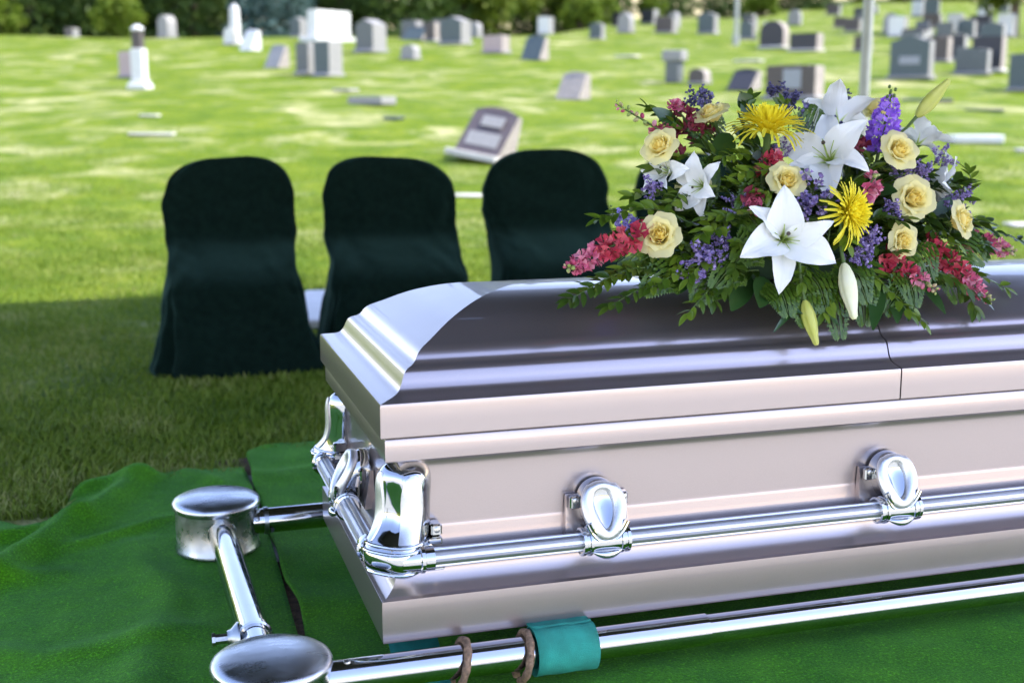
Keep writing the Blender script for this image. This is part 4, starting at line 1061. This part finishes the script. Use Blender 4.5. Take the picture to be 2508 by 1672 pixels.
spray = tag(empty('flower_spray', (1.0, .33, .586)), 'large casket spray of yellow roses, white lilies and mixed flowers on the lid', 'flower spray')
SO = Vector((1.0, .33, .586))
ROSEM = radial_petal('yellow_rose_petal', (.96, .76, .13), (.95, .88, .46), .034, .55)
LILYM = None
def lily_petal_mat():
    m, t, b = new_mat('white_lily_petal')
    tc = nd(t, 'ShaderNodeTexCoord'); sx = nd(t, 'ShaderNodeSeparateXYZ'); t.links.new(tc.outputs['Object'], sx.inputs[0])
    ab = nd(t, 'ShaderNodeMath', operation='ABSOLUTE'); t.links.new(sx.outputs['Y'], ab.inputs[0])
    # green nectar streak along the midrib near the heart
    a1 = nd(t, 'ShaderNodeMath', operation='MULTIPLY'); a1.inputs[1].default_value = 90; t.links.new(ab.outputs[0], a1.inputs[0])
    ln = nd(t, 'ShaderNodeVectorMath', operation='LENGTH'); t.links.new(tc.outputs['Object'], ln.inputs[0])
    a2 = nd(t, 'ShaderNodeMath', operation='MULTIPLY_ADD'); a2.inputs[1].default_value = 17; t.links.new(ln.outputs['Value'], a2.inputs[0]); t.links.new(a1.outputs[0], a2.inputs[2])
    r = ramp(t, a2.outputs[0], [(.30, (.30, .42, .05)), (.55, (.62, .70, .36)), (.80, (.80, .81, .78))])
    t.links.new(r.outputs[0], b.inputs['Base Color']); b.inputs['Roughness'].default_value = .4; b.inputs['Specular IOR Level'].default_value = .35
    n = nd(t, 'ShaderNodeTexNoise', Scale=55, Detail=2); mp = nd(t, 'ShaderNodeMapping'); mp.inputs['Scale'].default_value = (.35, 5, 1)
    t.links.new(tc.outputs['Object'], mp.inputs[0]); t.links.new(mp.outputs[0], n.inputs['Vector'])
    bp = nd(t, 'ShaderNodeBump', Strength=.5, Distance=.002); t.links.new(n.outputs[0], bp.inputs['Height']); t.links.new(bp.outputs[0], b.inputs['Normal'])
    tr = nd(t, 'ShaderNodeBsdfTranslucent'); t.links.new(r.outputs[0], tr.inputs[0])
    ms = nd(t, 'ShaderNodeMixShader'); ms.inputs[0].default_value = .25
    t.links.new(b.outputs[0], ms.inputs[1]); t.links.new(tr.outputs[0], ms.inputs[2]); t.links.new(ms.outputs[0], t.nodes['Material Output'].inputs[0])
    return m
LILYM = lily_petal_mat()
STEMM = leafy('green_stem', [(.05, .09, .02), (.09, .14, .035)], .5, .3, 30)
PISTIL = simple('lily_pistil', (.30, .40, .08), .4, 0, .2, 60)
ANTHER = simple('dark_stigma', (.05, .035, .02), .6)
MUMM = radial_petal('yellow_spider_petal', (.90, .76, .02), (.92, .82, .07), .07, .4)
STOCKM = leafy('purple_stock_petal', [(.22, .07, .52), (.34, .15, .70), (.50, .30, .84)], .55, .2, 60, .3)
LAVM = leafy('lavender_stock_petal', [(.25, .20, .60), (.38, .32, .75), (.55, .50, .85)], .55, .2, 60, .3)
STATM = leafy('statice_floret', [(.20, .14, .36), (.32, .25, .50), (.50, .42, .66)], .7, .15, 40, .2)
STATD = leafy('dark_statice_floret', [(.08, .075, .17), (.14, .13, .27), (.24, .22, .40)], .7, .15, 40, .2)
TWIG = simple('statice_twig', (.10, .11, .05), .7, 0, .3, 50)
SNAPR = leafy('red_snapdragon', [(.34, .018, .045), (.48, .045, .075), (.60, .14, .15)], .5, .25, 50, .25)
SNAPP = leafy('pink_snapdragon', [(.42, .05, .12), (.55, .12, .20), (.68, .35, .40)], .5, .25, 60, .25)
SNAPD = leafy('maroon_snapdragon', [(.14, .012, .03), (.22, .03, .05), (.30, .06, .08)], .5, .25, 60, .2)
BUDG = leafy('snapdragon_bud', [(.22, .30, .06), (.36, .42, .14), (.50, .30, .22)], .5, .25, 70, .15)
BUDM = leafy('lily_bud_skin', [(.36, .40, .06), (.48, .50, .10), (.56, .56, .18)], .4, .3, 40, .15)
BUDW = leafy('white_lily_bud', [(.66, .66, .22), (.78, .78, .50), (.84, .84, .70)], .4, .3, 40, .2)
LEAFD = leafy('glossy_dark_leaf', [(.020, .046, .005), (.040, .080, .008), (.075, .125, .014)], .28, .5, 14, .12)
LEAFM = leafy('mid_green_leaf', [(.045, .095, .006), (.09, .155, .010), (.16, .235, .022)], .35, .45, 14, .2)
FERNM = leafy('fern_leaf', [(.03, .072, .006), (.06, .12, .010), (.10, .165, .018)], .35, .45, 20, .18)
STRAPM = leafy('broad_leaf', [(.012, .040, .008), (.022, .062, .012), (.035, .085, .02)], .3, .5, 8, .12)
rs = random.Random(21)

def sp(m, name, mat, M=None, ang=60, parent=None):
    o = m.build(name, mat, parent or spray, ang)
    if M is not None: o.matrix_local = M
    return o
def at(P, d, s=1.0, tw=0):
    return Matrix.Translation(Vector(P)-SO) @ frame_to(d, tw) @ Matrix.Scale(s, 4)

# --- yellow rose, axis +z, about 85 mm across
def rose_mesh(seed):
    r = random.Random(seed); m = MB()
    rings = [(3, .0045, .0450, 1.7, -.1), (3, .0085, .0465, 1.5, -.1), (4, .0130, .0470, 1.2, .0), (4, .0180, .0460, 1.1, .15), (5, .0235, .0435, 1.0, .5), (5, .0280, .0390, .98, 1.1)]
    k0 = 0
    for li, (n, rad, h, wid, curl) in enumerate(rings):
        for k in range(n):
            ph = 2*PI*k/n + li*.9 + r.uniform(-.12, .12); rows = []; na, nb = 8, 7
            rk = rad*r.uniform(.93, 1.07); hk = h*r.uniform(.94, 1.05); wv = r.random()*6
            for b in range(nb+1):
                tb = b/nb; row = []
                for a in range(na+1):
                    ta = a/na*2-1
                    rr = rk*(.30 + .70*math.sin(min(1, tb*1.25)*PI/2)) + rk*.10*ta*ta*(li > 1)
                    zz = hk*(tb - .13*ta**2*tb)
                    if li < 4: rr *= 1 - (.34, .30, .24, .12)[li]*tb*tb
                    over = max(0, tb-.62)
                    rr += curl*over*over*.16*(1-.25*ta*ta)
                    zz -= curl*over*over*.075
                    rr += .0012*math.sin(ta*5+wv)*tb*(1+li*.25)
                    w = wid*(.55+.45*math.sin(tb*PI*.62))*(1 if tb < .85 else 1-.35*(tb-.85)/.15)
                    th = ph + ta*w
                    off = .0022*ta      # spiral overlap
                    row.append(((rr+off)*math.cos(th), (rr+off)*math.sin(th), zz))
                rows.append(row)
            m.grid(rows)
    for k in range(5):          # sepals
        a = 2*PI*k/5; c, s_ = math.cos(a), math.sin(a)
        m.add([(.006*c-.005*s_, .006*s_+.005*c, -.001), (.006*c+.005*s_, .006*s_-.005*c, -.001), (.032*c, .032*s_, -.010), ], [(0, 1, 2)], None, 1)
    m.tube([(0, 0, .006), (0, 0, -.006), (.001, 0, -.02), (.004, 0, -.10)], [.012, .011, .004, .0035], 8, True, 1)
    return m
rose_me = [None, None, None]
def rose(P, d, s, i):
    k = i % 3
    if rose_me[k] is None:
        o = sp(rose_mesh(40+k), 'yellow_rose', [ROSEM, STEMM], None, 0); rose_me[k] = o.data
    else: o = link(bpy.data.objects.new('yellow_rose', rose_me[k]), spray)
    o.matrix_local = at(Vector(P)-Vector(d)*.02, d, s*.84*rs.uniform(.92, 1.06), rs.random()*6)
    return o

# --- white lily: petals are parts of the bloom; petal runs along +x, opens upward (+z is the bloom axis)
def petal_mesh(L, W, open_, recurve, seed):
    r = random.Random(seed); m = MB(); rows = []; n = 16; x = z = 0.0; ang = R(68)
    cx = []
    for i in range(n+1):
        t = i/n; cx.append((x, z)); ang = R(68) - (R(68)-open_)*sm(t/.45) - recurve*sm((t-.45)/.55)
        x += L/n*math.cos(ang); z += L/n*math.sin(ang)
    for i in range(n+1):
        t = i/n; w = W*(math.sin(PI*min(1, t**.80*.985+.012))**.85)*(.35+.65*sm(t/.28)); row = []
        for a in range(9):
            q = a/4-1
            cup = .22*w*q*q*(1-t*.6) - .04*W*math.exp(-(q/.16)**2)*(t < .97)
            ruf = (.0032*math.sin(t*13+q*2+seed) + .0016*math.sin(t*29+seed*2))*q*q*sm(t/.3)
            dx, dz = -math.sin(0), 1
            row.append((cx[i][0]-cup*.4, q*w*.5, cx[i][1]+cup+ruf))
        rows.append(row)
    m.grid(rows); return m
pet_wide = [petal_mesh(.124, .070, R(22), R(48), 3), petal_mesh(.120, .064, R(26), R(38), 5)]
pet_thin = [petal_mesh(.120, .050, R(18), R(55), 7), petal_mesh(.116, .046, R(24), R(40), 9)]
pet_me = {}
def lily(P, d, s, i):
    m = MB()
    m.tube([(0, 0, -.045), (0, 0, -.02), (0, 0, .0), (0, 0, .006)], [.0035, .005, .008, .004], 10)
    m.tube([(0, 0, .004), (.001, 0, .03), (.004, .001, .062)], [.0022, .0018, .0018], 7)
    for k in range(6):
        a = k*PI/3+.2; c, q = math.cos(a), math.sin(a)
        m.tube([(.003*c, .003*q, .004), (.010*c, .010*q, .03), (.024*c, .024*q, .050)], [.0012, .0010, .0009], 5)
    m.lathe([(0, .004), (.0035, .003), (.0042, 0), (.003, -.002), (0, -.003)], 8, Matrix.Translation((.004, .001, .064)), 1)
    o = sp(m, 'white_lily', [PISTIL, ANTHER], None, 60)
    tw = {0: R(90), 1: R(40)}.get(i, rs.random()*6)
    o.matrix_local = at(P, d, s, tw)
    for k in range(6):
        key = (k % 2, (k+i) % 2)
        if key not in pet_me:
            mm = (pet_wide if k % 2 == 0 else pet_thin)[(k+i) % 2]
            p = mm.build('petal', LILYM, o, 0); pet_me[key] = p.data
        else: p = link(bpy.data.objects.new('petal', pet_me[key]), o)
        p.matrix_local = Matrix.Rotation(k*PI/3 + rs.uniform(-.16, .16), 4, 'Z') @ Matrix.Translation((.004, 0, .001 + .0015*(k % 2 == 0))) @ Matrix.Rotation(rs.uniform(-.24, .24), 4, 'Y') @ Matrix.Rotation(rs.uniform(-.28, .28), 4, 'X')
    return o
# --- lily bud
def bud(P, d, s, white=False, nm='lily_bud'):
    m = MB(); rows = []; n = 24
    for z, r in ((0, .005), (.006, .0095), (.02, .0140), (.036, .0168), (.054, .0160), (.072, .0125), (.088, .0088), (.099, .0072), (.104, .0035)):
        rows.append([(r*(1-.26*abs(math.cos(1.5*2*PI*k/n))**5)*math.cos(2*PI*k/n), r*(1-.26*abs(math.cos(1.5*2*PI*k/n))**5)*math.sin(2*PI*k/n), z) for k in range(n)])
    m.grid(rows, True); m.add(rows[-1], [tuple(range(n))])
    o = sp(m, nm, BUDW if white else BUDM, None, 0)
    st = MB(); st.tube([(0, 0, .003), (0, 0, -.03), (.012, 0, -.09)], [.004, .0032, .003], 8); st.build('stem', STEMM, o)
    o.matrix_local = at(P, d, s, 1.0)
# --- spider chrysanthemum, axis +z
def mum(P, d, s, i):
    r = random.Random(60+i); m = MB()
    N = 230
    for k in range(N):
        f = (k+.5)/N; a = k*2.39996; tilt = R(8 + 97*f**.75) + r.uniform(-.1, .1); L = (.030+.036*f)*r.uniform(.85, 1.1)
        if f > .86: tilt = R(105+r.uniform(0, 45)); L *= 1.05
        w = .0022*(1+.2*r.random()); M = Matrix.Rotation(a + r.uniform(-.1, .1), 4, 'Z')
        rows = []; x = .004*f; z = .012*(1-f); an = PI/2 - tilt*.35
        for j in range(6):
            t = j/5; an = PI/2 - tilt*(.35+.65*t) + (.5*sm((t-.6)/.4) if f < .6 else 0)
            if j: x += L/5*math.cos(an); z += L/5*math.sin(an)
            ww = w*(.6+.6*math.sin(PI*min(1, t*.9+.05)))
            rows.append([M @ Vector((x, -ww, z+.0008)), M @ Vector((x, 0, z-.0004)), M @ Vector((x, ww, z+.0008))])
        m.grid(rows)
    m.tube([(0, 0, .004), (0, 0, -.008), (0, 0, -.09)], [.012, .006, .003], 8, True, 1)
    o = sp(m, 'spider_chrysanthemum', [MUMM, STEMM], None, 0); o.matrix_local = at(Vector(P)-Vector(d)*.01, d, s, 0)
# --- stock: spike of ruffled florets along +z
def ruffle(m, c, ax, size, r, mi=0):
    M = Matrix.Translation(c) @ frame_to(ax, r.random()*6)
    for q in range(7):
        a = q*2.4+r.uniform(-.2, .2); rows = []; ti = R(25+50*(q/7))
        for j in range(4):
            t = j/3; rr = size*t; row = []
            for k in range(4):
                b = (k/3-.5)*1.25*(t*.8+.2)
                row.append(M @ Vector((rr*math.cos(ti)*math.cos(a+b) , rr*math.cos(ti)*math.sin(a+b), rr*math.sin(ti)*.7 + .18*size*math.sin(k*2.2+q)*t)))
            rows.append(row)
        m.grid(rows, False, None, mi)
def stock(P, d, s, i):
    r = random.Random(80+i); m = MB()
    m.tube([(0, 0, -.09), (0, 0, .0), (.002, 0, .07)], [.004, .0035, .002], 7, True, 1)
    for k in range(30):
        z = -.055 + .115*k/29; a = k*2.4; q = .021*(1-.5*max(0, z)/.06)
        ruffle(m, Vector((q*math.cos(a), q*math.sin(a), z)), Vector((math.cos(a), math.sin(a), .5)), .0215*(1-.4*max(0, z)/.06), r)
    for k in range(7):
        a = k*2.4; m.lathe([(0, .004), (.003, .002), (.003, -.003), (0, -.005)], 6, Matrix.Translation((.007*math.cos(a), .007*math.sin(a), .062+.004*k)), 1)
    o = sp(m, 'stock_flower', [STOCKM if i == 0 else LAVM, STEMM], None, 0); o.matrix_local = at(P, d, s, 0)

ctr = {}
for k, P, d, s in FLOWERS:
    i = ctr.get(k, 0); ctr[k] = i+1
    if k == 'rose': rose(P, d, s, i)
    elif k == 'lily': lily(P, d, s, i)
    elif k == 'bud': bud(P, d, s, i == 1)
    elif k == 'bud2': bud(P, d, s)
    elif k == 'mum': mum(P, d, s, i)
    elif k == 'stock': stock(P, d, s, i)

# --- statice sprigs: branched twigs with tiny papery florets
HEART = Vector((1.0, .33, .60))
def statice_mesh(seed):
    r = random.Random(seed); m = MB()
    m.tube([(0, 0, -.11), (.002, .001, -.05), (0, 0, .0)], [.0016, .0013, .001], 5, True, 1)
    for b in range(9):
        a = b*2.4; z0 = -.035+.004*b; L = r.uniform(.028, .045); el = r.uniform(.5, 1.2)
        e = Vector((math.cos(a)*math.cos(el)*L, math.sin(a)*math.cos(el)*L, z0+math.sin(el)*L))
        m.tube([(0, 0, z0), e*.5+Vector((0, 0, z0*.5)), e], [.0008, .0006, .0005], 4, False, 1)
        for k in range(12):
            t = r.uniform(.45, 1.08); c = Vector((0, 0, z0)).lerp(e, t) + Vector((r.gauss(0, .0035), r.gauss(0, .0035), r.gauss(0, .0035)))
            ax = Vector((r.gauss(0, 1), r.gauss(0, 1), r.gauss(.8, 1))).normalized(); M = Matrix.Translation(c) @ frame_to(ax, r.random()*6)
            h = r.uniform(.0036, .0058)
            m.add([(0, 0, -h), (h*.8, 0, h*.5), (0, h*.8, h*.6), (-h*.8, 0, h*.5), (0, -h*.8, h*.6)], [(0, 1, 2), (0, 2, 3), (0, 3, 4), (0, 4, 1)], M, 0)
    return m
st_me = {}
for i, (P, s) in enumerate(STATICE):
    dk = P[2] > .86; key = (i % 3, dk)
    if key not in st_me:
        o = sp(statice_mesh(90+i), 'statice_sprig', [STATD if dk else STATM, TWIG], None, 0); st_me[key] = o.data
    else: o = link(bpy.data.objects.new('statice_sprig', st_me[key]), spray)
    d = (Vector(P)-HEART).normalized() + Vector((rs.uniform(-.2, .2), -.15, rs.uniform(-.1, .2)))
    o.matrix_local = at(P, d, s, rs.random()*6)

# --- snapdragons: florets shrink to green buds towards the tip
def snap(p0, p1, gf, i):
    r = random.Random(120+i); m = MB(); p0, p1 = Vector(p0)-SO, Vector(p1)-SO
    L = (p1-p0).length; up = Vector((0, 0, 1)); mid = p0.lerp(p1, .5)+up*L*.08; 
    tip = p1 + (Vector((0, 0, .02)) if gf > .2 else Vector())
    C = [Vector(q) for q in catmull([tuple(p0), tuple(mid), tuple(p0.lerp(tip, .85)), tuple(tip)], 8)]
    m.tube(C, [.0028-.0017*k/len(C) for k in range(len(C))], 6, True, 2)
    n = max(6, int(L/.0064)); mat0 = SNAPR if i in (0, 1, 2, 7) else (SNAPP if i in (3, 8) else SNAPD)
    for k in range(n):
        t = (k+.3)/n; q = t*(len(C)-1); j = min(int(q), len(C)-2); c = C[j].lerp(C[j+1], q-j); tan = (C[j+1]-C[j]).normalized()
        a = k*2.4; x = tan.orthogonal().normalized(); y = tan.cross(x)
        ax = (x*math.cos(a)+y*math.sin(a)+tan*.5).normalized()
        if t < 1-gf:
            g = 1-t/(1-gf)*.45; mi = 0 if t < (1-gf)*.62 else 1
            s = .028*g
            m.tube([c+ax*.003, c+ax*(.010*g), c+ax*(.017*g)], [.003, .0052*g, .0062*g], 7, True, mi)
            ruffle(m, c+ax*(.014*g), (ax+Vector((0, -.3, .1))).normalized(), s, r, mi)
        else:
            g = 1-.62*(t-(1-gf))/max(gf, .01)
            M = Matrix.Translation(c+ax*.006) @ frame_to(ax)
            m.lathe([(0, -.006*g), (.0042*g, -.003*g), (.0055*g, .002*g), (.004*g, .007*g), (0, .010*g)], 7, M, 3 if k % 3 else 1)
    sp(m, 'snapdragon', [mat0, SNAPP, STEMM, BUDG], None, 0)
for i, (a, b, g) in enumerate(SNAPS): snap(a, b, g, i)

# --- foliage
def leaf(m, base, d, nrm, L, W, mi=0, n=5, fold=.25, droop=.3):
    d = d.normalized(); side = d.cross(nrm)
    if side.length < 1e-4: side = d.orthogonal()
    side.normalize(); nrm = side.cross(d).normalized(); rows = []
    p = base.copy(); dd = d.copy()
    for i in range(n+1):
        t = i/n; w = W*.5*math.sin(PI*min(1, (t*.96+.02)**.85))**.8
        rows.append([p - side*w + nrm*w*fold, p.copy(), p + side*w + nrm*w*fold])
        dd = (dd - Vector((0, 0, 1))*droop/n).normalized(); p = p + dd*(L/n)
    m.grid(rows, False, None, mi)
def branch(p0, p1, i, mat, name='leafy_branch', nleaf=None, size=1.0):
    r = random.Random(200+i); m = MB(); p0, p1 = Vector(p0)-SO, Vector(p1)-SO
    L = (p1-p0).length; mid = p0.lerp(p1, .5)+Vector((r.gauss(0, .01), r.gauss(0, .01), L*.10))
    C = [Vector(q) for q in catmull([tuple(p0), tuple(mid), tuple(p1)], 8)]
    m.tube(C, [.0022-.0015*k/len(C) for k in range(len(C))], 5, True, 1)
    n = nleaf or max(9, int(L/.0085))
    for k in range(n):
        t = .10+.90*(k+.5)/n; q = t*(len(C)-1); j = min(int(q), len(C)-2); c = C[j].lerp(C[j+1], q-j); tan = (C[j+1]-C[j]).normalized()
        sd = tan.cross(Vector((0, -.35, 1))).normalized()*(1 if k % 2 else -1)
        d = tan*.75 + sd*r.uniform(.5, 1.0) + Vector((0, 0, r.uniform(-.25, .5))); nrm = Vector((r.gauss(0, .35), -.45+r.gauss(0, .35), 1))
        leaf(m, c, d, nrm, size*r.uniform(.024, .038), size*r.uniform(.011, .017), 0, 4, .3, .25)
    leaf(m, C[-1], tan, Vector((0, -.4, 1)), .03*size, .013*size, 0, 4)
    sp(m, name, [mat, STEMM], None, 0)
for i, (a, b) in enumerate(LEAFY): branch(a, b, i, LEAFM if i % 3 else LEAFD)
def fern(p0, p1, i):
    r = random.Random(300+i); m = MB(); p0, p1 = Vector(p0)-SO, Vector(p1)-SO; L = (p1-p0).length
    mid = p0.lerp(p1, .5)+Vector((0, -.01, L*.12)); C = [Vector(q) for q in catmull([tuple(p0), tuple(mid), tuple(p1)], 10)]
    m.tube(C, [.0016-.001*k/len(C) for k in range(len(C))], 5, True, 1)
    n = 15
    for k in range(n):
        t = .08+.9*k/n; q = t*(len(C)-1); j = min(int(q), len(C)-2); c = C[j].lerp(C[j+1], q-j); tan = (C[j+1]-C[j]).normalized()
        side = tan.cross(Vector((0, -1, .4))).normalized()
        for s_ in (-1, 1):
            PL = .052*(1-t)**.8*(.6+.4*min(1, t*5))+.006; d = (side*s_+tan*.45).normalized(); nn = max(2, int(PL/.0095))
            for e in range(nn):
                f = (e+.5)/nn; b = c + d*PL*f
                for w_ in (-1, 1): leaf(m, b, tan*w_*.9+d*.35, Vector((0, -1, .5)), .0125*(1-f*.6)+.003, .0075, 0, 2, .2, .1)
            leaf(m, c+d*PL*.9, d, Vector((0, -1, .5)), .007, .004, 0, 2)
    sp(m, 'fern_frond', [FERNM, STEMM], None, 0)
for i, (a, b) in enumerate(FERNS): fern(a, b, i)
for i, (a, b, w) in enumerate(BROAD):
    r = random.Random(400+i); m = MB(); p0, p1 = Vector(a)-SO, Vector(b)-SO; L = (p1-p0).length
    leaf(m, p0, p1-p0+Vector((0, 0, L*.12)), Vector((r.gauss(0, .25), -1, .7)), L*1.03, w, 0, 9, .18, .22)
    sp(m, 'broad_leaf', STRAPM, None, 0)
# hidden filling: inner leafy stems radiating from the foam block
FOAM = simple('floral_foam', (.02, .05, .02), .95)
m = MB(); m.box((0, 0, .035), (.42, .16, .07), None, .01); sp(m, 'foam_block', FOAM)
r_ = random.Random(9)
for i in range(190):
    th = r_.uniform(0, 2*PI); el = r_.uniform(.05, 1.25); q = r_.uniform(.55, .92)
    ex = Vector((.50*math.cos(th)*math.cos(el), .25*math.sin(th)*math.cos(el) - .04, .29*math.sin(el)+.03))*q
    if ex.y > 0 and r_.random() < .35: ex.y = -ex.y
    b = SO + ex*.25 + Vector((0, 0, .03)); e = SO + ex
    branch(b, e, 500+i, (LEAFD, LEAFD, LEAFD, LEAFM)[i % 4], 'leafy_branch', None, r_.uniform(1.0, 1.45))
